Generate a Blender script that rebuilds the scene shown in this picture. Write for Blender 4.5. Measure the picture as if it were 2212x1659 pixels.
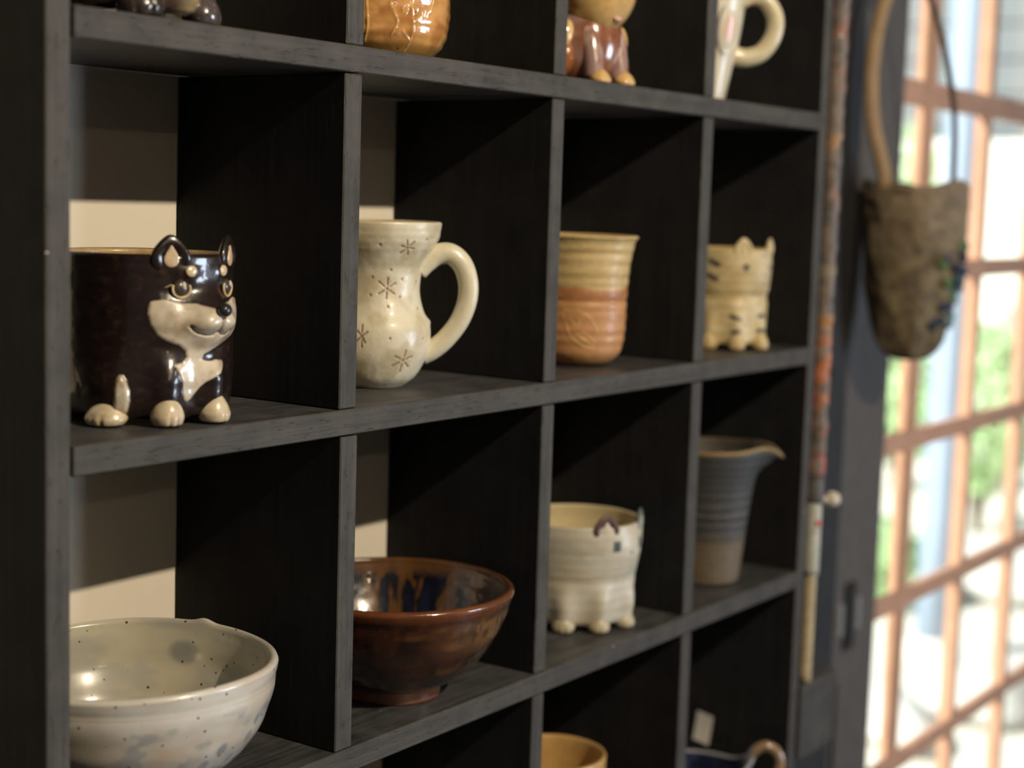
import bpy, bmesh, math, random
import numpy as np
from mathutils import Matrix, Vector

for o in list(bpy.data.objects):
    bpy.data.objects.remove(o, do_unlink=True)
scene = bpy.context.scene
col = scene.collection
random.seed(7)
PI = math.pi

# ------------------------------------------------------------------ camera
F_PX, YAW, PITCH, ROLL = 3517.74, 0.965393, 0.112993, -0.030972
CAM = (-0.494282, -0.587551, 0.119469)
fw = Vector((math.sin(YAW)*math.cos(PITCH), math.cos(YAW)*math.cos(PITCH), -math.sin(PITCH)))
rt = Vector((math.cos(YAW), -math.sin(YAW), 0))
dn = fw.cross(rt)
rt2 = rt*math.cos(ROLL) + dn*math.sin(ROLL)
dn2 = -rt*math.sin(ROLL) + dn*math.cos(ROLL)
cd = bpy.data.cameras.new('camera')
cam = bpy.data.objects.new('camera', cd)
col.objects.link(cam)
cam.matrix_world = Matrix(((rt2.x, -dn2.x, -fw.x, CAM[0]), (rt2.y, -dn2.y, -fw.y, CAM[1]),
                           (rt2.z, -dn2.z, -fw.z, CAM[2]), (0, 0, 0, 1)))
cd.sensor_fit = 'HORIZONTAL'
cd.sensor_width = 36.0
cd.lens = F_PX*36.0/2212.0
cd.clip_start = 0.02
cd.clip_end = 200
cd.dof.use_dof = True
cd.dof.focus_distance = 0.91
cd.dof.aperture_fstop = cd.lens/11.5
scene.camera = cam

# ------------------------------------------------------------------ world, sun, daylight, exposure
w = bpy.data.worlds.new('World')
scene.world = w
w.use_nodes = True
bg = w.node_tree.nodes['Background']
bg.inputs['Color'].default_value = (0.80, 0.90, 1.0, 1)
bg.inputs['Strength'].default_value = 0.85

def light(name, kind, loc, target, energy, color, **kw):
    d = bpy.data.lights.new(name, kind)
    d.energy = energy
    d.color = color
    for k, v in kw.items():
        setattr(d, k, v)
    o = bpy.data.objects.new(name, d)
    col.objects.link(o)
    o.location = loc
    dv = Vector(target) - Vector(loc)
    o.rotation_euler = dv.to_track_quat('-Z', 'Y').to_euler()
    return o

light('sun', 'SUN', (-6, 6, 8), (-6+0.75, 6-0.32, 8-0.62), 8.0, (1.0, 0.95, 0.86), angle=0.01)
# daylight entering through the window of the opposite wall
light('window_daylight', 'AREA', (2.30, -3.12, -0.10), (0.3, 0.0, -0.1), 58, (0.72, 0.84, 1.0),
      shape='RECTANGLE', size=0.85, size_y=1.1)
SPOT_POS = (0.10, -1.23, 0.89)
SPOT_POWER = 90
FILL_PENDANT_POWER = 4.0

vs = scene.view_settings
vs.view_transform = 'Standard'
vs.look = 'None'
vs.exposure = 0.0
vs.gamma = 1.0
vs.use_curve_mapping = False

# ------------------------------------------------------------------ helpers
def S(r, g, b):
    f = lambda c: (c/255/12.92) if c/255 <= 0.04045 else ((c/255+0.055)/1.055)**2.4
    return (f(r), f(g), f(b))

def tag(o, label=None, cat=None, group=None, kind=None):
    if label: o['label'] = label
    if cat: o['category'] = cat
    if group: o['group'] = group
    if kind: o['kind'] = kind
    return o

def empty(name, loc=(0, 0, 0), rz=0.0):
    o = bpy.data.objects.new(name, None)
    o.empty_display_size = 0.02
    col.objects.link(o)
    o.location = loc
    o.rotation_euler = (0, 0, rz)
    return o

def mesh_obj(name, V, Fc, mat, parent=None, cols=None, smooth=True, loc=None, rot=None):
    me = bpy.data.meshes.new(name)
    me.from_pydata([tuple(v) for v in V], [], [tuple(f) for f in Fc])
    if smooth:
        me.polygons.foreach_set('use_smooth', [True]*len(me.polygons))
    if cols is not None:
        a = me.color_attributes.new('col', 'FLOAT_COLOR', 'POINT')
        c4 = np.ones((len(V), 4), dtype=np.float32)
        c4[:, :3] = cols
        a.data.foreach_set('color', c4.ravel())
    me.update()
    me.materials.append(mat)
    o = bpy.data.objects.new(name, me)
    col.objects.link(o)
    if parent: o.parent = parent
    if loc is not None: o.location = loc
    if rot is not None: o.rotation_euler = rot
    return o

def box(name, lo, hi, mats, parent=None, bevel=0.0, edge_front=False, seg=1):
    bm = bmesh.new()
    c = [(a+b)/2 for a, b in zip(lo, hi)]
    s = [b-a for a, b in zip(lo, hi)]
    bmesh.ops.create_cube(bm, size=1.0)
    for v in bm.verts:
        v.co = Vector((v.co.x*s[0], v.co.y*s[1], v.co.z*s[2]))
    if bevel > 0:
        bmesh.ops.bevel(bm, geom=bm.edges[:], offset=bevel, segments=seg, affect='EDGES')
    bm.normal_update()
    if not isinstance(mats, (list, tuple)): mats = [mats]
    if edge_front:
        for f in bm.faces:
            f.material_index = 1 if f.normal.y < -0.5 else 0
    me = bpy.data.meshes.new(name)
    bm.to_mesh(me)
    bm.free()
    for m in mats: me.materials.append(m)
    o = bpy.data.objects.new(name, me)
    col.objects.link(o)
    o.location = c
    if parent:
        o.parent = parent
        o.location = Vector(c) - parent.location
    return o

def crom(pts, per=8):
    """Catmull-Rom through the control points."""
    P = np.array(pts, float)
    Q = np.vstack([2*P[0]-P[1], P, 2*P[-1]-P[-2]])
    out = []
    for i in range(1, len(Q)-2):
        for t in np.linspace(0, 1, per, endpoint=False):
            a, b, c, d = Q[i-1], Q[i], Q[i+1], Q[i+2]
            out.append(0.5*((2*b)+(-a+c)*t+(2*a-5*b+4*c-d)*t*t+(-a+3*b-3*c+d)*t**3))
    out.append(P[-1])
    return np.array(out)

def cup_profile(outer, wall=0.004, floor=0.005, per=10, inner_per=6):
    """outer: control points (r,z) bottom to rim -> closed vessel profile, with index of the first inner point."""
    o = crom(outer, per)
    o[:, 0] = np.maximum(o[:, 0], 0.0005)
    r, z = o[-1]
    lip = [(r-wall*0.12, z+wall*0.28), (r-wall*0.5, z+wall*0.42), (r-wall*0.88, z+wall*0.28)]
    inn = [(max(q[0]-wall, 0.0005), q[1]) for q in o[::-1] if q[1] > floor+0.003]
    inn.append((max(inn[-1][0]*0.75, 0.0004), floor+0.0008))
    inn.append((inn[-1][0]*0.4, floor))
    inn.append((0.0003, floor))
    base = [(0.0003, o[0][1]+0.0006), (o[0][0]*0.8, o[0][1]+0.0006)]
    prof = np.array(base+[tuple(q) for q in o]+lip+inn)
    n_in = len(base)+len(o)+2
    return prof, n_in

def lathe(name, prof, n, mat, parent=None, disp=None, colf=None, n_in=None, zdisp=None, loc=None, rot=None, ell=None):
    m = len(prof)
    th = np.linspace(-PI, PI, n, endpoint=False)
    R = np.repeat(prof[:, 0][:, None], n, 1)
    Zz = np.repeat(prof[:, 1][:, None], n, 1)
    T = np.repeat(th[None, :], m, 0)
    I = np.repeat(np.arange(m)[:, None], n, 1)
    inner = I >= (n_in if n_in is not None else 10**6)
    R2 = R.copy(); Z2 = Zz.copy()
    if disp is not None: R2 = np.maximum(R + disp(T, Zz, inner), 0.0002)
    if zdisp is not None: Z2 = Zz + zdisp(T, Zz, inner)
    X = R2*np.cos(T); Y = R2*np.sin(T)
    if ell: X = X*ell[0]; Y = Y*ell[1]
    V = np.stack([X, Y, Z2], -1).reshape(-1, 3)
    idx = np.arange(m*n).reshape(m, n)
    a = idx[:-1]; b = np.roll(a, -1, 1); c2 = np.roll(idx[1:], -1, 1); d = idx[1:]
    Fc = np.stack([a, b, c2, d], -1).reshape(-1, 4)
    cols = colf(T, Zz, inner, R2).reshape(-1, 3) if colf is not None else None
    return mesh_obj(name, V, Fc.tolist(), mat, parent, cols, True, loc, rot)

def tube(name, pts, rad, mat, parent=None, n=14, per=8, flat=1.0, colf=None, raw=False):
    P = np.array(pts, float) if raw else crom(pts, per)
    rr = np.array(rad, float) if hasattr(rad, '__len__') else np.full(len(pts), rad)
    rr = np.interp(np.linspace(0, 1, len(P)), np.linspace(0, 1, len(rr)), rr)
    Tn = np.gradient(P, axis=0)
    Tn /= np.linalg.norm(Tn, axis=1)[:, None]
    u = np.cross(Tn[0], (0.1, 0.2, 1.0)); u /= np.linalg.norm(u)
    V = []
    for i in range(len(P)):
        u = u - Tn[i]*np.dot(u, Tn[i]); u /= np.linalg.norm(u)
        v = np.cross(Tn[i], u)
        for k in range(n):
            a = 2*PI*k/n
            V.append(P[i] + rr[i]*(u*math.cos(a)*flat + v*math.sin(a)))
    Fc = []
    for i in range(len(P)-1):
        for k in range(n):
            k2 = (k+1) % n
            Fc.append((i*n+k, i*n+k2, (i+1)*n+k2, (i+1)*n+k))
    b0 = len(V); V.append(P[0]-Tn[0]*rr[0]*0.35); V.append(P[-1]+Tn[-1]*rr[-1]*0.35)
    for k in range(n):
        k2 = (k+1) % n
        Fc.append((b0, k2, k)); L = (len(P)-1)*n
        Fc.append((b0+1, L+k, L+k2))
    V = np.array(V)
    cols = colf(V) if colf else None
    return mesh_obj(name, V, Fc, mat, parent, cols)

def blob(name, radii, mat, parent=None, loc=(0, 0, 0), rot=None, n=28, m=18, fn=None, colf=None):
    V = []
    for i in range(m+1):
        ph = PI*i/m
        for k in range(n):
            a = 2*PI*k/n
            V.append((math.sin(ph)*math.cos(a), math.sin(ph)*math.sin(a), -math.cos(ph)))
    V = np.array(V)
    D = fn(V) if fn is not None else V
    Fc = [(i*n+k, i*n+(k+1) % n, (i+1)*n+(k+1) % n, (i+1)*n+k) for i in range(m) for k in range(n)]
    cols = colf(V) if colf else None
    return mesh_obj(name, D*np.array(radii), Fc, mat, parent, cols, True, loc, rot)

def vn(x, y, seed=0, perx=None):
    """value noise, periodic in x with period perx (integer) if given"""
    xi = np.floor(x).astype(np.int64); yi = np.floor(y).astype(np.int64)
    fx = x-xi; fy = y-yi
    fx = fx*fx*(3-2*fx); fy = fy*fy*(3-2*fy)
    def h(a, b):
        if perx: a = np.mod(a, perx)
        k = (a*374761393 + b*668265263 + seed*1442695041) & 0xffffffff
        k = ((k ^ (k >> 13))*1274126177) & 0xffffffff
        k = k ^ (k >> 16)
        return (k & 0xffff)/65535.0
    return (h(xi, yi)*(1-fx)+h(xi+1, yi)*fx)*(1-fy)+(h(xi, yi+1)*(1-fx)+h(xi+1, yi+1)*fx)*fy

def fbm(x, y, seed=0, per=None, octv=3):
    s = 0; a = 0.5; t = 0
    for k in range(octv):
        s = s+a*vn(x*2**k, y*2**k, seed+k*17, per*2**k if per else None); t += a; a *= 0.5
    return s/t

def sdf_poly(x, y, poly):
    P = np.array(poly, float)
    d = np.full(x.shape, 1e9); inside = np.zeros(x.shape, bool)
    j = len(P)-1
    for i in range(len(P)):
        ax, ay = P[i]; bx, by = P[j]
        ex, ey = bx-ax, by-ay
        wx, wy = x-ax, y-ay
        t = np.clip((wx*ex+wy*ey)/(ex*ex+ey*ey+1e-12), 0, 1)
        d = np.minimum(d, (wx-ex*t)**2+(wy-ey*t)**2)
        c = ((ay > y) != (by > y)) & (x < (bx-ax)*(y-ay)/(by-ay+1e-12)+ax)
        inside ^= c
        j = i
    d = np.sqrt(d)
    return np.where(inside, -d, d)

def sdf_line(x, y, pts):
    d = np.full(x.shape, 1e9)
    for (ax, ay), (bx, by) in zip(pts[:-1], pts[1:]):
        ex, ey = bx-ax, by-ay
        t = np.clip(((x-ax)*ex+(y-ay)*ey)/(ex*ex+ey*ey+1e-12), 0, 1)
        d = np.minimum(d, (x-ax-ex*t)**2+(y-ay-ey*t)**2)
    return np.sqrt(d)

def sm(a, b, x):
    t = np.clip((x-a)/(b-a), 0, 1)
    return t*t*(3-2*t)

def lerp(c0, c1, m):
    return c0*(1-m[..., None]) + np.array(c1)*m[..., None]

def base_col(shape, c):
    return np.ones(shape+(3,))*np.array(c)

def wrap(d):
    return (d+180) % 360-180

# ------------------------------------------------------------------ materials
def new_mat(name):
    m = bpy.data.materials.new(name)
    m.use_nodes = True
    nt = m.node_tree
    return m, nt, nt.nodes['Principled BSDF']

def N(nt, t, **kw):
    n = nt.nodes.new(t)
    for k, v in kw.items():
        if k in n.inputs: n.inputs[k].default_value = v
        else: setattr(n, k, v)
    return n

def simple(name, c, rough=0.5, spec=0.5, coat=0.0, bump=0.0, bscale=200.0, mott=0.0, mscale=60.0, metal=0.0):
    m, nt, p = new_mat(name)
    p.inputs['Base Color'].default_value = (*c, 1)
    p.inputs['Roughness'].default_value = rough
    p.inputs['Specular IOR Level'].default_value = spec
    p.inputs['Coat Weight'].default_value = coat
    p.inputs['Coat Roughness'].default_value = 0.06
    p.inputs['Metallic'].default_value = metal
    tc = N(nt, 'ShaderNodeTexCoord')
    if mott > 0:
        nz = N(nt, 'ShaderNodeTexNoise', Scale=mscale, Detail=5.0)
        nt.links.new(tc.outputs['Object'], nz.inputs['Vector'])
        mx = N(nt, 'ShaderNodeMix', data_type='RGBA')
        mx.inputs['A'].default_value = (*[x*(1-mott) for x in c], 1)
        mx.inputs['B'].default_value = (*[min(1, x*(1+mott)) for x in c], 1)
        nt.links.new(nz.outputs['Fac'], mx.inputs['Factor'])
        nt.links.new(mx.outputs['Result'], p.inputs['Base Color'])
    if bump > 0:
        nz = N(nt, 'ShaderNodeTexNoise', Scale=bscale, Detail=4.0)
        nt.links.new(tc.outputs['Object'], nz.inputs['Vector'])
        b = N(nt, 'ShaderNodeBump', Strength=bump, Distance=0.001)
        nt.links.new(nz.outputs['Fac'], b.inputs['Height'])
        nt.links.new(b.outputs['Normal'], p.inputs['Normal'])
    return m

def glaze(name, rough=0.28, coat=0.6, bump=0.08, bscale=180.0, mott=0.12, mscale=70.0, specks=0.0, speck_scale=150.0,
          speck_col=(0.03, 0.025, 0.02), spec=0.5, coat_rough=0.08):
    """glazed clay coloured by the mesh's own glaze colours ('col'), with mottling and iron specks"""
    m, nt, p = new_mat(name)
    at = N(nt, 'ShaderNodeVertexColor', layer_name='col')
    tc = N(nt, 'ShaderNodeTexCoord')
    nz = N(nt, 'ShaderNodeTexNoise', Scale=mscale, Detail=6.0, Roughness=0.6)
    nt.links.new(tc.outputs['Object'], nz.inputs['Vector'])
    mr = N(nt, 'ShaderNodeMapRange')
    mr.inputs['From Min'].default_value = 0.25; mr.inputs['From Max'].default_value = 0.75
    mr.inputs['To Min'].default_value = 1-mott; mr.inputs['To Max'].default_value = 1+mott
    nt.links.new(nz.outputs['Fac'], mr.inputs['Value'])
    mul = N(nt, 'ShaderNodeVectorMath', operation='SCALE')
    nt.links.new(at.outputs['Color'], mul.inputs[0])
    nt.links.new(mr.outputs['Result'], mul.inputs['Scale'])
    out = mul.outputs['Vector']
    if specks > 0:
        vo = N(nt, 'ShaderNodeTexVoronoi', Scale=speck_scale)
        nt.links.new(tc.outputs['Object'], vo.inputs['Vector'])
        wn = N(nt, 'ShaderNodeMath', operation='GREATER_THAN')
        sepc = N(nt, 'ShaderNodeSeparateColor')
        nt.links.new(vo.outputs['Color'], sepc.inputs['Color'])
        wn.inputs[1].default_value = 1-specks
        nt.links.new(sepc.outputs['Red'], wn.inputs[0])
        ds = N(nt, 'ShaderNodeMapRange')
        ds.inputs['From Min'].default_value = 0.10; ds.inputs['From Max'].default_value = 0.19
        ds.inputs['To Min'].default_value = 1.0; ds.inputs['To Max'].default_value = 0.0
        nt.links.new(vo.outputs['Distance'], ds.inputs['Value'])
        mm = N(nt, 'ShaderNodeMath', operation='MULTIPLY')
        nt.links.new(wn.outputs[0], mm.inputs[0]); nt.links.new(ds.outputs['Result'], mm.inputs[1])
        mx = N(nt, 'ShaderNodeMix', data_type='RGBA')
        nt.links.new(mm.outputs[0], mx.inputs['Factor'])
        nt.links.new(out, mx.inputs['A'])
        mx.inputs['B'].default_value = (*speck_col, 1)
        out = mx.outputs['Result']
    nt.links.new(out, p.inputs['Base Color'])
    p.inputs['Roughness'].default_value = rough
    p.inputs['Specular IOR Level'].default_value = spec
    p.inputs['Coat Weight'].default_value = coat
    p.inputs['Coat Roughness'].default_value = coat_rough
    if bump > 0:
        n2 = N(nt, 'ShaderNodeTexNoise', Scale=bscale, Detail=3.0)
        nt.links.new(tc.outputs['Object'], n2.inputs['Vector'])
        b = N(nt, 'ShaderNodeBump', Strength=bump, Distance=0.001)
        nt.links.new(n2.outputs['Fac'], b.inputs['Height'])
        nt.links.new(b.outputs['Normal'], p.inputs['Normal'])
        nt.links.new(b.outputs['Normal'], p.inputs['Coat Normal'])
    return m

def wood(name, c0, c1, axis, rough=0.55, bump=0.35, grain=1.0, spec=0.4, specks=0.0, dents=0.0):
    """painted or stained timber with streaks along one axis (object space, metres)"""
    m, nt, p = new_mat(name)
    tc = N(nt, 'ShaderNodeTexCoord')
    mp = N(nt, 'ShaderNodeMapping')
    sc = [260.0*grain]*3
    sc[axis] = 9.0*grain
    mp.inputs['Scale'].default_value = sc
    oi = N(nt, 'ShaderNodeObjectInfo')
    ad = N(nt, 'ShaderNodeVectorMath', operation='ADD')
    nt.links.new(tc.outputs['Object'], ad.inputs[0])
    nt.links.new(oi.outputs['Location'], ad.inputs[1])
    nt.links.new(ad.outputs[0], mp.inputs['Vector'])
    n1 = N(nt, 'ShaderNodeTexNoise', Scale=1.0, Detail=5.0, Roughness=0.65)
    nt.links.new(mp.outputs['Vector'], n1.inputs['Vector'])
    n2 = N(nt, 'ShaderNodeTexNoise', Scale=38.0, Detail=5.0, Roughness=0.6)
    nt.links.new(ad.outputs[0], n2.inputs['Vector'])
    av = N(nt, 'ShaderNodeMath', operation='ADD')
    nt.links.new(n1.outputs['Fac'], av.inputs[0]); nt.links.new(n2.outputs['Fac'], av.inputs[1])
    mr = N(nt, 'ShaderNodeMapRange')
    mr.inputs['From Min'].default_value = 0.7; mr.inputs['From Max'].default_value = 1.3
    nt.links.new(av.outputs[0], mr.inputs['Value'])
    mx = N(nt, 'ShaderNodeMix', data_type='RGBA')
    mx.inputs['A'].default_value = (*c0, 1); mx.inputs['B'].default_value = (*c1, 1)
    nt.links.new(mr.outputs['Result'], mx.inputs['Factor'])
    out = mx.outputs['Result']
    if specks > 0:
        vo = N(nt, 'ShaderNodeTexVoronoi', Scale=75.0)
        nt.links.new(ad.outputs[0], vo.inputs['Vector'])
        sepc = N(nt, 'ShaderNodeSeparateColor')
        nt.links.new(vo.outputs['Color'], sepc.inputs['Color'])
        g = N(nt, 'ShaderNodeMath', operation='GREATER_THAN')
        g.inputs[1].default_value = 1-specks
        nt.links.new(sepc.outputs['Red'], g.inputs[0])
        l = N(nt, 'ShaderNodeMath', operation='LESS_THAN')
        l.inputs[1].default_value = 0.075
        nt.links.new(vo.outputs['Distance'], l.inputs[0])
        mm = N(nt, 'ShaderNodeMath', operation='MULTIPLY')
        nt.links.new(g.outputs[0], mm.inputs[0]); nt.links.new(l.outputs[0], mm.inputs[1])
        m2 = N(nt, 'ShaderNodeMix', data_type='RGBA')
        nt.links.new(mm.outputs[0], m2.inputs['Factor'])
        nt.links.new(out, m2.inputs['A']); m2.inputs['B'].default_value = (0.55, 0.5, 0.4, 1)
        out = m2.outputs['Result']
    nt.links.new(out, p.inputs['Base Color'])
    p.inputs['Roughness'].default_value = rough
    p.inputs['Specular IOR Level'].default_value = spec
    b = N(nt, 'ShaderNodeBump', Strength=bump, Distance=0.0006)
    nt.links.new(n1.outputs['Fac'], b.inputs['Height'])
    if dents > 0:
        # small chips and dents along the worn edge
        m3 = N(nt, 'ShaderNodeMapping')
        s3 = [330.0]*3; s3[axis] = 90.0
        m3.inputs['Scale'].default_value = s3
        nt.links.new(ad.outputs[0], m3.inputs['Vector'])
        n3 = N(nt, 'ShaderNodeTexNoise', Scale=1.0, Detail=3.0)
        nt.links.new(m3.outputs['Vector'], n3.inputs['Vector'])
        r3 = N(nt, 'ShaderNodeMapRange')
        r3.inputs['From Min'].default_value = 0.30; r3.inputs['From Max'].default_value = 0.40
        nt.links.new(n3.outputs['Fac'], r3.inputs['Value'])
        b3 = N(nt, 'ShaderNodeBump', Strength=0.6*dents, Distance=0.0008)
        nt.links.new(r3.outputs['Result'], b3.inputs['Height'])
        nt.links.new(b.outputs['Normal'], b3.inputs['Normal'])
        b = b3
    nt.links.new(b.outputs['Normal'], p.inputs['Normal'])
    return m

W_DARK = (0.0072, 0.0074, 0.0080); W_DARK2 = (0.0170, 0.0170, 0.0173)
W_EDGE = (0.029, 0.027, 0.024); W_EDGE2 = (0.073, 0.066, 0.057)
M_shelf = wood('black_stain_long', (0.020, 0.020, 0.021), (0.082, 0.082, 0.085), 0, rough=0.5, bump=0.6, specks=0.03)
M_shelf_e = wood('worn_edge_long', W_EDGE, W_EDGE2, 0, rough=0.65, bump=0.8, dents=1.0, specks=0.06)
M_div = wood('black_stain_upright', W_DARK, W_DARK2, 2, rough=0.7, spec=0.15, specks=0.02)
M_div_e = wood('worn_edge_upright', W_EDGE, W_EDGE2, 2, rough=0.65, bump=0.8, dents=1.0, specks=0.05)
M_wall = simple('cream_plaster', (0.76, 0.70, 0.60), 0.9, 0.2, mott=0.03, mscale=30, bump=0.05, bscale=120)
M_roomwall = simple('room_plaster', (0.24, 0.22, 0.19), 0.9, 0.2, mott=0.04, mscale=8)
M_ceil = wood('ceiling_boards', (0.06, 0.045, 0.035), (0.10, 0.075, 0.055), 0, 0.7, 0.2, 0.2)
M_floor = wood('floor_boards', (0.07, 0.05, 0.035), (0.12, 0.085, 0.06), 0, 0.5, 0.2, 0.2)
M_pillar = wood('dark_pillar', (0.012, 0.012, 0.013), (0.026, 0.025, 0.025), 2, 0.6)
M_stile = wood('dark_stile', (0.075, 0.066, 0.060), (0.112, 0.099, 0.090), 2, 0.6, 0.2)
M_kumiko_v = wood('cedar_upright', (0.50, 0.27, 0.17), (0.64, 0.37, 0.25), 2, 0.6, 0.2)
M_kumiko_h = wood('cedar_rail', (0.48, 0.26, 0.17), (0.62, 0.36, 0.24), 0, 0.6, 0.2)
M_black = simple('black_iron', (0.01, 0.01, 0.011), 0.4, 0.5)
M_steel = simple('brushed_steel', (0.45, 0.45, 0.44), 0.4, 0.5, metal=0.7)

def glass_mat():
    m = bpy.data.materials.new('window_glass')
    m.use_nodes = True
    nt = m.node_tree
    nt.nodes.clear()
    out = nt.nodes.new('ShaderNodeOutputMaterial')
    tr = N(nt, 'ShaderNodeBsdfTransparent'); tr.inputs['Color'].default_value = (0.96, 0.985, 0.975, 1)
    gl = N(nt, 'ShaderNodeBsdfGlossy', Roughness=0.02)
    mx = N(nt, 'ShaderNodeMixShader')
    mx.inputs[0].default_value = 0.05
    nt.links.new(tr.outputs[0], mx.inputs[1]); nt.links.new(gl.outputs[0], mx.inputs[2])
    nt.links.new(mx.outputs[0], out.inputs['Surface'])
    return m
M_glass = glass_mat()

# ------------------------------------------------------------------ the room
D = 0.131           # the wall face behind the shelf unit
FZ = -1.20
CZ = 1.30
def struct(name, lo, hi, m, bevel=0.0):
    return tag(box(name, lo, hi, m, None, bevel), kind='structure')
struct('floor', (-1.7, -3.3, FZ-0.08), (3.8, 0.20, FZ), M_floor)
struct('ceiling', (-1.7, -3.3, CZ), (3.8, 0.30, CZ+0.08), M_ceil)
struct('wall_left', (-1.7, -3.2, FZ), (-1.6, D, CZ), M_roomwall)
struct('wall_right', (3.7, -3.2, FZ), (3.8, D, CZ), M_roomwall)
struct('wall_back', (-1.7, D, FZ), (0.99, D+0.10, CZ), M_wall)
# opposite wall with its window opening
wf = empty('wall_front', (0, 0, 0)); tag(wf, kind='structure')
for lo, hi in [((-1.7, -3.3, FZ), (1.7, -3.2, CZ)), ((2.9, -3.3, FZ), (3.8, -3.2, CZ)),
               ((1.7, -3.3, FZ), (2.9, -3.2, -0.75)), ((1.7, -3.3, 0.6), (2.9, -3.2, CZ))]:
    box('wall_panel', lo, hi, M_roomwall, wf)
w2 = empty('window_2', (0, 0, 0)); tag(w2, kind='structure')
for lo, hi in [((1.7, -3.25, -0.75), (1.74, -3.2, 0.6)), ((2.86, -3.25, -0.75), (2.9, -3.2, 0.6)),
               ((1.74, -3.25, -0.75), (2.86, -3.2, -0.71)), ((1.74, -3.25, 0.56), (2.86, -3.2, 0.6)),
               ((2.28, -3.24, -0.71), (2.32, -3.21, 0.56))]:
    box('window_frame', lo, hi, M_kumiko_v, w2)
# dark pillar and sliding-door stile to the right of the shelves
struct('trim_1', (0.985, 0.113, FZ), (1.158, 0.26, CZ), M_pillar, 0.003)
d1 = empty('door_1', (1.15, D, FZ)); tag(d1, kind='structure')
box('stile', (1.159, 0.131, FZ), (1.3220, 0.165, CZ), M_stile, d1, 0.003)
box('groove_strip', (1.205, 0.1285, FZ), (1.212, 0.133, -0.42), M_black, d1)
pull = box('door_pull', (1.222, 0.1275, -0.385), (1.252, 0.134, -0.305), M_black, d1, 0.003)
for px in (1.209, 1.259):
    b_ = box('pull_plate', (px-0.006, 0.126, -0.365), (px+0.006, 0.133, -0.325), M_steel, None, 0.002)
    b_.parent = pull
    b_.location = Vector(b_.location)-Vector((1.237, 0.13075, -0.345))
    b_.matrix_parent_inverse = Matrix()

# lattice window
win = empty('window_1', (1.3220, 0.14, FZ)); tag(win, kind='structure')
vx = [1.4306, 1.6420, 1.8600, 2.0720, 2.2840]
hz = [0.890, 0.667, 0.462, 0.260, 0.048, -0.1610, -0.3630, -0.5780, -0.7850, -0.9900]
XR = 2.45
for x in vx:
    box('upright_bar', (x-0.0105, 0.139, FZ), (x+0.0105, 0.156, 0.25), M_kumiko_v, win, 0.0012)
    box('upper_upright_bar', (x-0.0115, 0.138, 0.262), (x+0.0115, 0.157, CZ), M_kumiko_v, win, 0.0012)
for z in hz:
    h = 0.0150 if z > 0.2 else 0.0120
    if z > 0.27 and z < 0.6: continue
    box('cross_bar', (1.3222, 0.1395, z-h), (XR, 0.1495, z+h), M_kumiko_h, win, 0.0012)
box('frame_post', (XR, 0.135, FZ), (XR+0.05, 0.165, CZ), M_kumiko_v, win, 0.002)
xs = [1.3222]+vx+[XR]
zs = [FZ]+sorted(z for z in hz if not (0.27 < z < 0.6))+[CZ]
for i in range(len(xs)-1):
    for k in range(len(zs)-1):
        box('pane', (xs[i]+0.002, 0.1580, zs[k]+0.002), (xs[i+1]-0.002, 0.1605, zs[k+1]-0.002), M_glass, win)
struct('wall_back_right', (XR+0.05, D, FZ), (3.8, D+0.1, CZ), M_roomwall)

# ------------------------------------------------------------------ the shelf unit
TH = 0.0145
unit = empty('display_shelf', (0, 0, FZ))
tag(unit, 'black-stained wooden grid shelf holding the pottery against a cream wall', 'shelf')
ZT = [0.60, 0.40, 0.20, 0.0, -0.1971, -0.3945, -0.5920, -0.7890, -0.9860]
XD = [(0.1892, 0.2037), (0.3925, 0.4062), (0.5981, 0.6130)]
XL, XR4 = 0.0, 0.8025
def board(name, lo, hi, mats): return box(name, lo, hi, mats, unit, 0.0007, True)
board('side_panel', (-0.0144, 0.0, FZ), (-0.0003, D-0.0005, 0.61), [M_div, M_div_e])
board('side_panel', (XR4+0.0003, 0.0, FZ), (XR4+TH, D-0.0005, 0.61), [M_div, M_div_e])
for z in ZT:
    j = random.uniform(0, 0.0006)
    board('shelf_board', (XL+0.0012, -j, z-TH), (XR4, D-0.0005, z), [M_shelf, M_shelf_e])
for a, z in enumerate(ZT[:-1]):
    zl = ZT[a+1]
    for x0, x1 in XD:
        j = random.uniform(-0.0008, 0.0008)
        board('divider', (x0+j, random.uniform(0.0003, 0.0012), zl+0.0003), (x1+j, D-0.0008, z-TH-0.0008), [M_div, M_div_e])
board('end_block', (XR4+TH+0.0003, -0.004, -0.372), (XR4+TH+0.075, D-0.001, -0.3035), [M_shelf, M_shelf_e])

# ------------------------------------------------------------------ pottery
GZ = {}
def P_cyl(az, z, r):     # az in degrees, local
    a = math.radians(az)
    return Vector((r*math.cos(a), r*math.sin(a), z))

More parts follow.
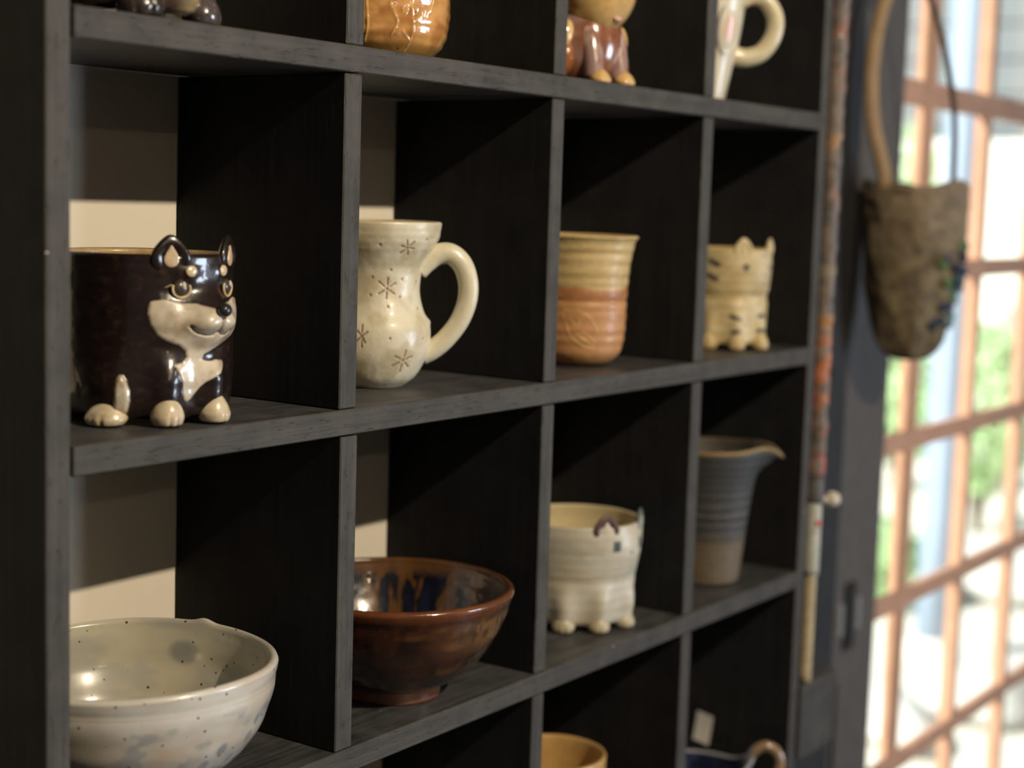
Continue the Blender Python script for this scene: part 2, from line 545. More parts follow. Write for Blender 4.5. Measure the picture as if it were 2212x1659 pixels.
def ear(name, parent, az, r, zb, w, h, th, mat, colr, inner_mat=None, inner_col=None, tilt=0.0, lean=0.0, hollow=0.45):
    """pointed, slightly hollow ear standing on the rim; local +x is outward (radial)"""
    def fn(V):
        x, y, z = V[:, 0].copy(), V[:, 1].copy(), V[:, 2].copy()
        t = (z+1)/2
        wd = np.where(t < 0.25, 1.0+0.25*(0.25-t), np.clip(1-((t-0.25)/0.75)**1.6*0.55, 0.12, 1))
        y2 = np.sign(y)*np.abs(y)**0.8*wd
        x2 = x*(1-0.45*t)*(0.52+0.48*sm(0.05, 0.42, t))
        front = np.clip(x, 0, 1)
        x2 = x2-hollow*2.2*front*np.exp(-((y/0.55)**2))*np.exp(-((z+0.15)/0.55)**2)
        return np.stack([x2+lean*t, y2, z], 1)
    e = blob(name, (th, w, h), mat, parent, P_cyl(az, zb+h*0.62, r), None, 32, 26, fn,
             lambda V: np.ones((len(V), 3))*np.array(colr))
    e.rotation_euler = (0, tilt, math.radians(az))
    if inner_mat:
        def fi(V):
            z = V[:, 2]; t = (z+1)/2
            wd = np.clip(1-t**1.6*0.85, 0.1, 1)
            return np.stack([V[:, 0], V[:, 1]*wd, z], 1)
        i = blob('inner_ear', (th*0.16, w*0.44, h*0.56), inner_mat, e, (th*0.30, 0, -h*0.06), None, 20, 14, fi,
                 lambda V: np.ones((len(V), 3))*np.array(inner_col))
    return e

def paw(parent, az, r, wdt, dep, hgt, mat, colr, turn=0.0, toes=(-0.28, 0.28), dark=None):
    def fn(V):
        x, y, z = V[:, 0], V[:, 1], V[:, 2]
        z2 = np.where(z < -0.55, -0.55+(z+0.55)*0.25, z)
        top = np.clip((z+0.2)/1.2, 0, 1)
        y2 = y*(1-0.42*top**1.3)
        x2 = x*(1-0.30*top)+0.18*np.clip(-z, 0, 1)
        g = sum(np.exp(-((y-t)/0.055)**2) for t in toes)*np.clip(x+0.1, 0, 1)*np.clip(0.25-z, 0, 1)
        s = 1-0.26*g
        return np.stack([x2*s, y2, z2*(1-0.05*g)], 1)
    def cf(V):
        c = np.ones((len(V), 3))*np.array(colr)
        if dark is not None:
            y, z, x = V[:, 1], V[:, 2], V[:, 0]
            g = sum(np.exp(-((y-t)/0.045)**2) for t in toes)*np.clip(x+0.1, 0, 1)*np.clip(0.25-z, 0, 1)
            c = lerp(c, dark, np.clip(g*0.9, 0, 1))
        return c
    zc = hgt*0.66/1.66
    p = blob('paw', (dep, wdt, hgt*0.602), mat, parent, P_cyl(az, hgt*0.602*0.6625, r), None, 56, 36, fn, cf)
    p.rotation_euler = (0, 0, math.radians(az+turn))
    return p

# ---- dog mug
M_dog = glaze('dog_glaze', rough=0.28, coat=0.7, bump=0.35, bscale=130, mott=0.25, mscale=120, coat_rough=0.05)
BLK = S(34, 24, 22); TAN = S(202, 190, 170); TAN2 = S(190, 168, 130)
dog = empty('dog_mug', (0.097, 0.058, 0.0005), math.radians(-90))
tag(dog, 'black and cream dog-shaped mug with pricked ears and white paws', 'mug')
muz_l = [(-40, 57), (-39, 62.9), (-29, 63.9), (-20, 62.1), (-11.7, 61.8), (-5, 60.0)]
white = muz_l + [(0, 58.6)] + [(-a, z) for a, z in muz_l[::-1]] + [
    (38.6, 51.5), (33, 46.2), (24, 43.5), (13, 41.6), (5, 39.2), (-3.5, 36), (-5.5, 33.2), (-2.2, 32.4), (6.1, 32.6), (12.2, 32.2),
    (13, 31), (11.7, 29.0), (6.2, 25.8), (-2.6, 22.0), (-8.2, 17.7), (-13.4, 12.9), (-15.5, 12.2), (-17.3, 13.2), (-18.9, 15.9), (-19, 21.3),
    (-21.7, 26.5), (-23.8, 30.4), (-22.6, 31.6), (-18.2, 32.0), (-16, 35.1), (-16.5, 38.3), (-20.5, 41.0), (-28.9, 43.5), (-34.6, 46.2), (-38.6, 51.5)]
sock = [(-60, 8), (-59.4, 13), (-59.2, 19.0), (-58.2, 24.4), (-56.6, 26.2), (-54.6, 26.0), (-52.6, 23.2), (-50.8, 18.5), (-50.5, 13.2), (-52.1, 7.1), (-55.7, 3.6), (-67.4, 3.2), (-68, 9)]
KD = 0.83
mouth = [(-16.2, 50.6), (-14.5, 48.8), (-11.5, 47.2), (-7, 46.2), (-3, 46.3), (0, 48.2), (3, 46.3), (7, 46.2), (11.5, 47.2), (14.5, 48.8), (16.2, 50.6)]
def gs(T, Zm, a, z, sa, sz):
    return np.exp(-(wrap(T-a)/sa)**2-((Zm-z)/sz)**2)
def dog_disp(T, Zz, inner):
    A = np.degrees(T); Zm = Zz*1000
    d = 0.0085*gs(A, Zm, 0, 53.5, 17, 10.5)
    d += 0.0042*(gs(A, Zm, -8.5, 51.8, 8, 6.0)+gs(A, Zm, 8.5, 51.8, 8, 6.0))
    d += 0.0028*gs(A, Zm, 0, 61, 10, 7) + 0.0022*gs(A, Zm, 0, 42.5, 11, 4.5)
    d += 0.0022*(gs(A, Zm, -27, 55, 13, 9)+gs(A, Zm, 27, 55, 13, 9))
    d -= 0.0014*(gs(A, Zm, -20, 69.6, 7, 5)+gs(A, Zm, 20, 69.6, 7, 5))
    d += 0.0014*(gs(A, Zm, -14, 77, 7, 4)+gs(A, Zm, 14, 77, 7, 4))
    ml = sdf_line(A*KD, Zm, [(a*KD, z) for a, z in mouth])
    d -= 0.0016*np.exp(-(ml/0.75)**2)
    ph = sdf_line(A*KD, Zm, [(0, 56), (0, 48)])
    d -= 0.0014*np.exp(-(ph/0.7)**2)
    lo = 1-sm(22, 40, Zm)
    for a in (-28, 6): d += 0.0048*np.exp(-(wrap(A-a)/9.5)**2)*lo
    for a in (-64, 110): d += 0.0042*gs(A, Zm, a, 16, 17, 17)
    wd = sdf_poly(A*KD, Zm, [(a*KD, z) for a, z in white])
    d += 0.0006*sm(0.5, -0.9, wd)
    sk = sdf_poly(A*KD, Zm, [(a*KD, z) for a, z in sock])
    d += 0.0016*sm(0.6, -1.6, sk)
    d -= 0.0012*(1-sm(0, 4, Zm))
    d += 0.00005*np.sin(Zm*0.9)+0.0004*(vn(A/9, Zm/8, 5, 40)-0.5)
    return np.where(inner, 0, d)
def dog_col(T, Zz, inner, R):
    A = np.degrees(T); Zm = Zz*1000
    n = fbm(A/5, Zm/2.6, 3, 72)
    c = lerp(base_col(T.shape, BLK), S(62, 42, 34), sm(0.55, 0.85, n)*0.6)
    wd = sdf_poly(A*KD, Zm, [(a*KD, z) for a, z in white])+(n-0.5)*0.7
    sk = sdf_poly(A*KD, Zm, [(a*KD, z) for a, z in sock])+(n-0.5)*0.6
    cream = lerp(base_col(T.shape, TAN), S(170, 148, 118), sm(0.45, 0.8, fbm(A/9, Zm/7, 11))*0.75)
    m = np.maximum(sm(0.25, -0.25, wd), sm(0.25, -0.25, sk))
    c = c*(1-m[..., None])+cream*m[..., None]
    ml = np.minimum(sdf_line(A*KD, Zm, [(a*KD, z) for a, z in mouth]), sdf_line(A*KD, Zm, [(0, 56), (0, 47)]))
    c = lerp(c, S(84, 54, 42), sm(0.7, 0.15, ml)*0.85)
    c = np.where(inner[..., None], np.array(S(176, 150, 108)), c)
    return c
pf, ni = cup_profile([(0.0405, 0.003), (0.0440, 0.006), (0.0460, 0.014), (0.0465, 0.03), (0.0462, 0.05), (0.0462, 0.07), (0.0464, 0.0845)], 0.0042, 0.008, 44)
lathe('body', pf, 560, M_dog, dog, dog_disp, dog_col, ni)
for s in (-1, 1):
    ear('ear', dog, 26*s, 0.0452, 0.0800, 0.0112, 0.0100, 0.0044, M_dog, BLK, M_dog, S(196, 172, 140))
    ev = blob('eye', (0.0026, 0.0043, 0.0041), M_dog, dog, P_cyl(20*s, 0.0696, 0.0461), (0, 0, math.radians(20*s)), 28, 18, None,
              lambda V: np.ones((len(V), 3))*np.array(S(66, 58, 50)))
    tube('eye_ring', [(0.0012, 0.0047*math.cos(a), 0.0046*math.sin(a)-0.0003) for a in np.linspace(-PI*1.12, PI*0.12, 22)], 0.00075, M_dog, ev, 8, 3,
         colf=lambda V: np.ones((len(V), 3))*np.array(S(190, 165, 120)))
    blob('eye_highlight', (0.0009, 0.0013, 0.0017), M_dog, ev, (0.0022, 0.0009, 0.0015), None, 14, 10, None,
         lambda V: np.ones((len(V), 3))*np.array(S(190, 180, 160)))
    blob('brow_spot', (0.0012, 0.0033, 0.0029), M_dog, dog, P_cyl(13.5*s, 0.0780, 0.0477), (0, 0, math.radians(13.5*s)), 18, 12, None,
         lambda V: np.ones((len(V), 3))*np.array(S(200, 182, 150)))
    tube('lash', [P_cyl((25.8+i*1.5)*s, 0.0712-0.0005*i, 0.0465) for i in range(4)], [0.0005, 0.0005, 0.0004, 0.0002], M_dog, dog, 6, 3,
         colf=lambda V: np.ones((len(V), 3))*np.array(S(170, 150, 120)))
blob('nose', (0.0034, 0.0041, 0.0036), M_dog, dog, (0.0587, 0, 0.0588), None, 24, 16, None,
     lambda V: np.ones((len(V), 3))*np.array(S(38, 36, 38)))
PAWC = S(200, 184, 156); PAWD = S(120, 88, 60)
paw(dog, -28, 0.0460, 0.0088, 0.0088, 0.0165, M_dog, PAWC, 0, (-0.05, 0.42), PAWD)
paw(dog, 7, 0.0460, 0.0088, 0.0088, 0.0165, M_dog, PAWC, 0, (-0.05, 0.42), PAWD)
for s in (-66, 110):
    paw(dog, s, 0.0455, 0.0112, 0.0095, 0.0125, M_dog, PAWC, 0, (-0.35, 0.1), PAWD)

# ---- snowflake mug
M_snow = glaze('snow_glaze', rough=0.42, coat=0.25, bump=0.22, bscale=260, mott=0.05, mscale=90, coat_rough=0.12)
snow = empty('snowflake_mug', (0.2962, 0.0661, 0.0004))
tag(snow, 'cream belly mug stamped with brown snowflakes, thick loop handle', 'mug')
SC = [((-109.0, 87.7), [(-116.0, 88.8), (-101.3, 87.2), (-115.3, 84.4), (-106.1, 83.5), (-102.4, 91.5), (-111.6, 92.4)]),
      ((-125.7, 62.2), [(-125.0, 69.0), (-136.7, 66.6), (-114.5, 65.8), (-136.7, 59.1), (-115.8, 59.1), (-126.7, 56.2)]),
      ((-107.8, 18.7), [(-106.0, 24.9), (-96.3, 20.6), (-97.8, 14.1), (-107.3, 11.1), (-119.4, 15.0), (-119.0, 21.3)]),
      ((-153.0, 33.5), [(-147.2, 36.2), (-149.6, 29.4), (-153, 26.5), (-158.4, 30.2), (-158, 36.6), (-153, 40.4)])]
SD = [(-121.9, 73.9), (-144.6, 69.1), (-105.6, 68.2), (-146.5, 58.2), (-107.8, 57.3), (-125.1, 51.4),
      (-136.9, 89.3), (-87.7, 92.8), (-124.9, 32.3), (-81.8, 31.4), (-77.3, 66.4), (-77.3, 49.7)]
# the pattern carries on round the sides that face away
for k in range(3):
    for (c0, arms) in SC[:3]:
        SC = SC+[((wrap(c0[0]+85*(k+1)), c0[1]), [(wrap(a+85*(k+1)), z) for a, z in arms])]
def snow_mask(T, Zz, R):
    A = np.degrees(T); Zm = Zz*1000
    kk = R*1000*PI/180
    m = np.zeros(T.shape)
    for c0, arms in SC:
        da = wrap(A-c0[0])
        sel = (np.abs(da) < 24) & (np.abs(Zm-c0[1]) < 11)
        if not sel.any(): continue
        k1 = kk[sel]
        x = da[sel]*k1; y = Zm[sel]-c0[1]
        kc = float(np.mean(k1))
        best = np.full(x.shape, 9.0)
        for a, z in arms:
            ex, ey = wrap(a-c0[0])*kc, z-c0[1]
            best = np.minimum(best, sdf_line(x, y, [(ex*0.36, ey*0.36), (ex*0.98, ey*0.98)])-0.28)
            best = np.minimum(best, np.hypot(x-ex*0.90, y-ey*0.90)-0.48)
        best = np.minimum(best, np.hypot(x, y)-0.75)
        m[sel] = np.maximum(m[sel], sm(0.55, 0.05, best))
    for a, z in SD:
        da = wrap(A-a)
        sel = (np.abs(da) < 8) & (np.abs(Zm-z) < 3)
        m[sel] = np.maximum(m[sel], sm(1.25, 0.6, np.hypot(da[sel]*kk[sel], Zm[sel]-z)))
    return m
RP = np.array([(0.0, .019), (.006, .026), (.0145, .0312), (.0228, .0345), (.0329, .0354), (.0399, .0344), (.0474, .0308), (.0566, .0283), (.0642, .028), (.0734, .0292), (.0803, .0322), (.088, .0367), (.095, .0395), (.102, .0408)])
def rsnow(Zz): return np.interp(Zz, RP[:, 0], RP[:, 1])
def snow_disp(T, Zz, inner):
    d = -0.00035*snow_mask(T, Zz, rsnow(Zz))
    A = np.degrees(T)
    d += 0.00005*np.sin(Zz*1000*1.4)*sm(0.06, 0.1, Zz)+0.0007*(fbm(A/24, Zz*60, 4, 15)-0.5)
    d += 0.0010*gs(A, Zz*1000, -50, 41, 8, 2)+0.0007*gs(A, Zz*1000, -48, 93, 5, 3)
    return np.where(inner, 0, d)
def snow_col(T, Zz, inner, R):
    A = np.degrees(T)
    c = lerp(base_col(T.shape, S(214, 206, 182)), S(190, 178, 148), sm(0.45, 0.8, fbm(A/20, Zz*90, 8, 18)))
    c = lerp(c, S(122, 88, 58), np.where(inner, 0, snow_mask(T, Zz, rsnow(Zz))*0.72))
    return np.where(inner[..., None], np.array(S(196, 176, 136)), c)
pf, ni = cup_profile([(r, z) for z, r in RP], 0.0036, 0.005, 18)
lathe('body', pf, 720, M_snow, snow, snow_disp, snow_col, ni)
hd = Vector((0.66, -0.75, 0)).normalized()
hp = [(0.0262, 0.0735), (0.0315, 0.0785), (0.0385, 0.0830), (0.0470, 0.0835), (0.0545, 0.0770), (0.0583, 0.0660), (0.0580, 0.0540), (0.0535, 0.0415), (0.0455, 0.0305), (0.0375, 0.0235), (0.0300, 0.0200)]
tube('handle', [(hd.x*r, hd.y*r, z) for r, z in hp], [0.0074, 0.0072, 0.0068, 0.0066, 0.0064, 0.0063, 0.0062, 0.0062, 0.0064, 0.0070], M_snow, snow, 24, 10,
     colf=lambda V: np.ones((len(V), 3))*np.array(S(212, 204, 178)))

# ---- tall tan tumbler
M_stone = glaze('stoneware_glaze', rough=0.5, coat=0.12, bump=0.25, bscale=220, mott=0.14, mscale=160, specks=0.10, speck_scale=420, speck_col=S(110, 80, 50), coat_rough=0.15)
tum = empty('tumbler', (0.519, 0.056, 0.0004))
tag(tum, 'tan tumbler with a rust band and incised leaf outline on its lower half', 'cup')
LEAF = [[(-167.6, 41.5), (-149.8, 41.2), (-138.9, 38.0), (-130.4, 33.1), (-124.2, 26.3)], [(-167.1, 38), (-163, 32.2), (-156.8, 22.5), (-143.0, 16.0), (-127, 13.7)],
        [(-152.8, 23.4), (-139.5, 24.5), (-125.2, 17.9)], [(-160, 36), (-150, 30), (-146, 34)], [(-150, 24), (-140, 20), (-128, 16)]]
def tum_leaf(T, Zz):
    A = np.degrees(T); Zm = Zz*1000; k = 0.62
    m = np.zeros(T.shape)
    for ln in LEAF:
        for sh in (0, 120, 240):
            A2 = wrap(A-sh+145)
            m = np.maximum(m, sm(0.7, 0.25, sdf_line(A2*k, Zm, [((a+145)*k, z) for a, z in crom(ln, 5)])))
    return m
def tum_disp(T, Zz, inner):
    Zm = Zz*1000
    d = 0.00022*np.sin(Zm*0.75+0.6*np.sin(Zm*0.3))+0.0005*(fbm(np.degrees(T)/30, Zm/12, 6, 12)-0.5)
    d += 0.0005*tum_leaf(T, Zz) - 0.0007*np.exp(-((Zm-48)/1.2)**2)
    return np.where(inner, 0, d)
def tum_col(T, Zz, inner, R):
    A = np.degrees(T); Zm = Zz*1000
    wav = 58+2.2*np.sin(np.radians(A*2+140))+2.5*(fbm(A/18, A*0, 2, 20)-0.5)
    c = base_col(T.shape, S(196, 172, 122))
    c = lerp(c, S(176, 150, 98), sm(0.4, 0.7, fbm(A/30, Zm/3.0, 9, 12))*0.7)
    low = sm(wav+0.8, wav-0.8, Zm)
    c = lerp(c, S(186, 136, 88), low)
    c = lerp(c, S(152, 98, 58), low*np.exp(-((Zm-(wav-4))/4.0)**2)*0.8)
    c = lerp(c, S(150, 96, 58), low*(np.exp(-((Zm-37)/1.2)**2)+np.exp(-((Zm-48)/1.0)**2)+np.exp(-((Zm-26)/1.0)**2))*0.45)
    c = lerp(c, S(214, 178, 124), tum_leaf(T, Zz)*0.7*low)
    c = lerp(c, S(120, 84, 40), sm(9, 2, Zm)*0.6)
    return np.where(inner[..., None], np.array(S(190, 160, 108)), c)
pf, ni = cup_profile([(0.0150, 0.0), (0.0225, 0.0012), (0.0290, 0.006), (0.0325, 0.013), (0.0345, 0.025), (0.0350, 0.045), (0.0358, 0.065), (0.0375, 0.080), (0.0400, 0.0905), (0.0418, 0.0935)], 0.0040, 0.006, 16)
lathe('body', pf, 420, M_stone, tum, tum_disp, tum_col, ni)

# ---- striped cat cup
M_cat = glaze('cat_glaze', rough=0.5, coat=0.1, bump=0.12, bscale=220, mott=0.10, mscale=140, coat_rough=0.15)
cat = empty('cat_cup', (0.744, 0.0506, 0.0004), math.radians(-104))
tag(cat, 'small sand-coloured cat cup with dark cheek stripes and stubby legs', 'cup')
CATC = S(200, 182, 138); INK = S(48, 40, 52)
cmk = [((-73, 73.7), (-62, 70.4), 1.8), ((-75, 61.3), (-64, 58.5), 1.8), ((73, 73.7), (62, 70.4), 1.2), ((75, 61.3), (64, 58.5), 1.2),
       ((-42, 28.2), (-31, 25.8), 1.5), ((-39, 15.2), (-31, 15.6), 1.5), ((2, 28.3), (13, 28.8), 1.4), ((0, 16.4), (12, 16.6), 1.4)]
def cat_disp(T, Zz, inner):
    A = np.degrees(T); Zm = Zz*1000
    d = 0.0035*gs(A, Zm, 0, 62, 20, 12)+0.0001*np.sin(Zm*0.9)
    lo = 1-sm(16, 42, Zm)
    for a in (-33, 9, -72, 75): d += 0.0042*np.exp(-(wrap(A-a)/10)**2)*lo
    d -= 0.0015*np.exp(-((Zm-44)/4)**2)
    return np.where(inner, 0, d)
def cat_col(T, Zz, inner, R):
    A = np.degrees(T); Zm = Zz*1000; k = 0.63
    c = lerp(base_col(T.shape, CATC), S(178, 150, 98), sm(0.45, 0.75, fbm(A/20, Zm/6, 21, 18))*0.6)
    c = lerp(c, S(190, 178, 150), gs(A, Zm, 4, 66, 22, 14)*0.7)
    for p0, p1, wd in cmk:
        dl = sdf_line(A*k, Zm, [(p0[0]*k, p0[1]), (p1[0]*k, p1[1])])
        c = lerp(c, INK, sm(wd+0.7, wd-0.1, dl)*0.95)
    for a in (-25, 24):
        c = lerp(c, S(40, 44, 46), sm(1.2, 0.6, np.hypot(wrap(A-a)*k/2.6, (Zm-69)/3.2)))
    c = lerp(c, S(120, 96, 88), sm(1.2, 0.6, np.hypot(A*k/1.7, (Zm-62.3)/1.4)))
    c = lerp(c, S(140, 138, 140), sm(1.3, 0.4, np.hypot((A-6)*k/3.5, (Zm-79)/3))*0.6)
    return np.where(inner[..., None], np.array(S(190, 160, 105)), c)
pf, ni = cup_profile([(0.0300, 0.004), (0.0325, 0.007), (0.0335, 0.016), (0.0340, 0.035), (0.0352, 0.055), (0.0362, 0.07), (0.0360, 0.0825)], 0.0038, 0.008, 24)
lathe('body', pf, 360, M_cat, cat, cat_disp, cat_col, ni)
for a in (-29, 26):
    ear('ear', cat, a, 0.0350, 0.0800, 0.0085, 0.0082, 0.0040, M_cat, CATC, M_cat, S(206, 184, 140))
for a in (-33, 9, -72, 75):
    paw(cat, a, 0.0335, 0.0078, 0.0078, 0.0165, M_cat, S(188, 166, 120), 0, (-0.25, 0.25), S(130, 98, 60))

# ---- white animal cup on the lower row
M_wh = glaze('white_glaze', rough=0.48, coat=0.12, bump=0.10, bscale=200, mott=0.07, mscale=120, coat_rough=0.15)
wh = empty('kitten_cup', (0.5336, 0.060, -0.1967), math.radians(-94))
tag(wh, 'off-white kitten-faced cup with dark-rimmed ears and blue-grey brush strokes', 'cup')
WHC = S(194, 188, 172); GRY = S(122, 126, 126)
stroke = [([(-100, 41), (-50, 41.6), (-13, 42.7), (30, 43.2), (60, 42)], 1.1, 0.55), ([(-100, 59.8), (-45, 60.6), (-30, 60.2)], 1.4, 0.5),
          ([(-100, 68), (-60, 68.5)], 1.0, 0.3), ([(-100, 52), (-40, 53)], 1.2, 0.35), ([(-95, 35), (-40, 34)], 0.9, 0.25)]
def wh_disp(T, Zz, inner):
    A = np.degrees(T); Zm = Zz*1000
    d = 0.0035*gs(A, Zm, 0, 58, 26, 13)+0.00006*np.sin(Zm*0.8)
    lo = 1-sm(18, 44, Zm)
    for a in (-27, 12, -64, 70): d += 0.0045*np.exp(-(wrap(A-a)/10)**2)*lo
    d -= 0.0004*np.exp(-((Zm-38)/4)**2)
    return np.where(inner, 0, d)
def wh_col(T, Zz, inner, R):
    A = np.degrees(T); Zm = Zz*1000; k = 0.82
    c = lerp(base_col(T.shape, WHC), S(180, 168, 138), sm(0.45, 0.8, fbm(A/24, Zm/8, 31, 15))*0.5)
    for ln, wd, st in stroke:
        dl = sdf_line(A*k, Zm, [(a*k, z) for a, z in ln])+1.0*(fbm(A/8, Zm/2, 33, 45)-0.5)
        c = lerp(c, GRY, sm(wd+0.9, wd-0.8, dl)*st*0.55)
    for a in (-17, 15.5):
        m = sm(0.4, -0.2, np.maximum(np.abs(wrap(A-a)*k)-2.9, np.abs(Zm-65.5)-3.8))
        c = lerp(c, S(66, 76, 78), m)
    c = lerp(c, S(110, 74, 52), sm(1.25, 0.5, np.hypot((A+0.5)*k/1.5, (Zm-59.8)/1.3)))
    return np.where(inner[..., None], np.array(S(198, 182, 142)), c)
pf, ni = cup_profile([(0.0375, 0.004), (0.0415, 0.007), (0.0435, 0.016), (0.0448, 0.030), (0.0462, 0.044), (0.0480, 0.060), (0.0492, 0.070), (0.0490, 0.0785)], 0.0036, 0.008, 24)
lathe('body', pf, 420, M_wh, wh, wh_disp, wh_col, ni)
for a in (-27, 26):
    e = ear('ear', wh, a, 0.0478, 0.0735, 0.0115, 0.0098, 0.0040, M_wh, S(80, 54, 50) if a < 0 else S(92, 104, 102), M_wh, S(198, 186, 168))
for a in (-27, 12, -64, 70):
    paw(wh, a, 0.0405, 0.0088, 0.0088, 0.0150, M_wh, S(178, 166, 138), 0, (-0.25, 0.25), S(140, 108, 66))

# ---- grey speckled bowl
M_gb = glaze('grey_bowl_glaze', rough=0.26, coat=0.5, bump=0.08, bscale=120, mott=0.08, mscale=45, specks=0.42, speck_scale=200, speck_col=S(72, 58, 48), coat_rough=0.10)
gb = empty('grey_bowl', (0.0805, 0.0505, -0.1967))
tag(gb, 'wide grey-cream bowl with dark specks and blue brushed patches outside', 'bowl')
def gb_disp(T, Zz, inner):
    Zm = Zz*1000; A = np.degrees(T)
    d = 0.00022*np.sin(Zm*0.38)*(Zm < 60)-0.0003*np.exp(-((Zm-62)/2.2)**2)+0.0010*(fbm(A/36, Zm/30, 41, 10)-0.5)
    return np.where(inner, 0.0004*np.sin(Zm*0.3), d)
def gb_z(T, Zz, inner):
    A = np.degrees(T)
    return sm(0.060, 0.069, Zz)*(0.0020*gs(A, A*0, 14, 0, 4, 1)+0.0006*np.sin(T*3))
def gb_col(T, Zz, inner, R):
    A = np.degrees(T); Zm = Zz*1000
    n = fbm(A/10, Zm/7, 43, 36)
    c = lerp(base_col(T.shape, S(208, 205, 198)), S(190, 180, 164), sm(0.4, 0.75, fbm(A/24, Zm/12, 47, 15))*0.8)
    blue = sm(0.58, 0.70, n)*sm(62, 50, Zm)
    c = lerp(c, S(140, 148, 156), blue*0.55)
    c = lerp(c, S(52, 62, 78), sm(0.60, 0.76, fbm(A/14.4, Zm/6, 51, 25))*sm(36, 18, Zm)*0.75)
    for a, z, r, st in [(-91, 36, 3.4, 0.8), (-98, 28, 3.6, 0.6), (-94, 21, 2.6, 0.6), (-71, 46, 3.2, 0.7), (-74, 37, 3.4, 0.6), (-81, 27, 3.0, 0.5), (-86, 14, 3.4, 0.6), (-66, 30, 3.0, 0.5)]:
        c = lerp(c, S(124, 136, 148), sm(1.15, 0.7, np.hypot(wrap(A-a)*1.2/r, (Zm-z)/r)+0.5*(n-0.5))*st)
    for ln in ([(-168, 22), (-152, 14), (-138, 20)], [(-152, 26), (-150, 8)], [(-165, 10), (-140, 9)], [(-172, 30), (-160, 24)]):
        c = lerp(c, S(44, 58, 80), sm(3.2, 0.6, sdf_line(A*1.2, Zm, [(a*1.2, z) for a, z in ln])+3*(n-0.5))*0.85)
    c = lerp(c, S(186, 160, 134), sm(0.45, 0.7, fbm(A/14.4, Zm/9, 57, 25))*np.exp(-(wrap(A+122)/20)**2)*np.exp(-((Zm-30)/14)**2)*0.8)
    ci = lerp(base_col(T.shape, S(184, 178, 158)), S(164, 162, 152), sm(0.4, 0.7, fbm(A/24, Zm/14, 53, 15)))
    ci = lerp(ci, S(122, 124, 120), sm(1.1, 0.5, np.hypot(wrap(A-22)/9, (Zm-54)/8))*0.8)
    return np.where(inner[..., None], ci, c)
pf, ni = cup_profile([(0.0320, 0.0), (0.0345, 0.001), (0.0355, 0.006), (0.0400, 0.0085), (0.0540, 0.0165), (0.0660, 0.0290), (0.0730, 0.0430), (0.0765, 0.0560), (0.0775, 0.0640), (0.0782, 0.0690)], 0.0056, 0.009, 14)
lathe('body', pf, 420, M_gb, gb, gb_disp, gb_col, ni, gb_z)

# ---- brown tenmoku bowl
M_bb = glaze('brown_bowl_glaze', rough=0.25, coat=0.8, bump=0.4, bscale=110, mott=0.22, mscale=90, coat_rough=0.05)
bb = empty('brown_bowl', (0.3013, 0.0500, -0.1967))
tag(bb, 'glossy brown footed bowl with black and amber streaked inside', 'bowl')
def bb_disp(T, Zz, inner):
    A = np.degrees(T); Zm = Zz*1000
    d = 0.00012*np.sin(Zm*0.6)+0.0008*(fbm(A/30, Zm/20, 61, 12)-0.5)+0.0008*np.exp(-((Zm-68)/2.2)**2)
    return d*np.where(inner, 0.4, sm(8, 12, Zm))
def bb_col(T, Zz, inner, R):
    A = np.degrees(T); Zm = Zz*1000
    rim = sm(62, 67.5, Zm)
    n1 = fbm(A/9, Zm/16, 63, 40); n2 = fbm(A/2.4, Zm/7, 65, 150)
    c = lerp(base_col(T.shape, S(64, 36, 24)), S(24, 17, 17), sm(0.40, 0.66, n1)*0.9)
    c = lerp(c, S(104, 66, 36), sm(0.56, 0.78, fbm(A/18, Zm/9, 67, 20))*0.6)
    side = np.exp(-(wrap(A+72)/34)**2)
    c = lerp(c, S(150, 112, 70), side*sm(64, 56, Zm)*sm(34, 48, Zm)*0.6)
    c = lerp(c, S(28, 24, 26), sm(0.55, 0.66, n2)*np.exp(-((Zm-54)/9)**2)*side*0.9)
    c = lerp(c, S(30, 26, 30), sm(26, 14, Zm)*sm(0.3, 0.6, n1)*0.7)
    c = lerp(c, S(112, 66, 40), rim*0.8)
    foot = sm(8.6, 7.6, Zm)
    c = lerp(c, S(108, 66, 45), foot)
    ci = base_col(T.shape, S(16, 17, 26))
    st = fbm(A/5, Zm/22, 71, 72)+0.25*(fbm(A/3, Zm/6, 73, 120)-0.5)
    ci = lerp(ci, S(96, 64, 32), sm(0.55, 0.70, st)*sm(24, 34, Zm)*0.9)
    ci = lerp(ci, S(26, 34, 56), sm(0.5, 0.35, st)*0.6)
    ci = lerp(ci, S(98, 66, 36), sm(58, 66, Zm)*0.85)
    return np.where(inner[..., None], ci, c)
pf, ni = cup_profile([(0.0300, 0.0), (0.0314, 0.0008), (0.0318, 0.0065), (0.0335, 0.0085), (0.0440, 0.0140), (0.0560, 0.0245), (0.0655, 0.0380), (0.0715, 0.0510), (0.0750, 0.0620), (0.0764, 0.0692)], 0.0044, 0.012, 16)
lathe('body', pf, 480, M_bb, bb, bb_disp, bb_col, ni)

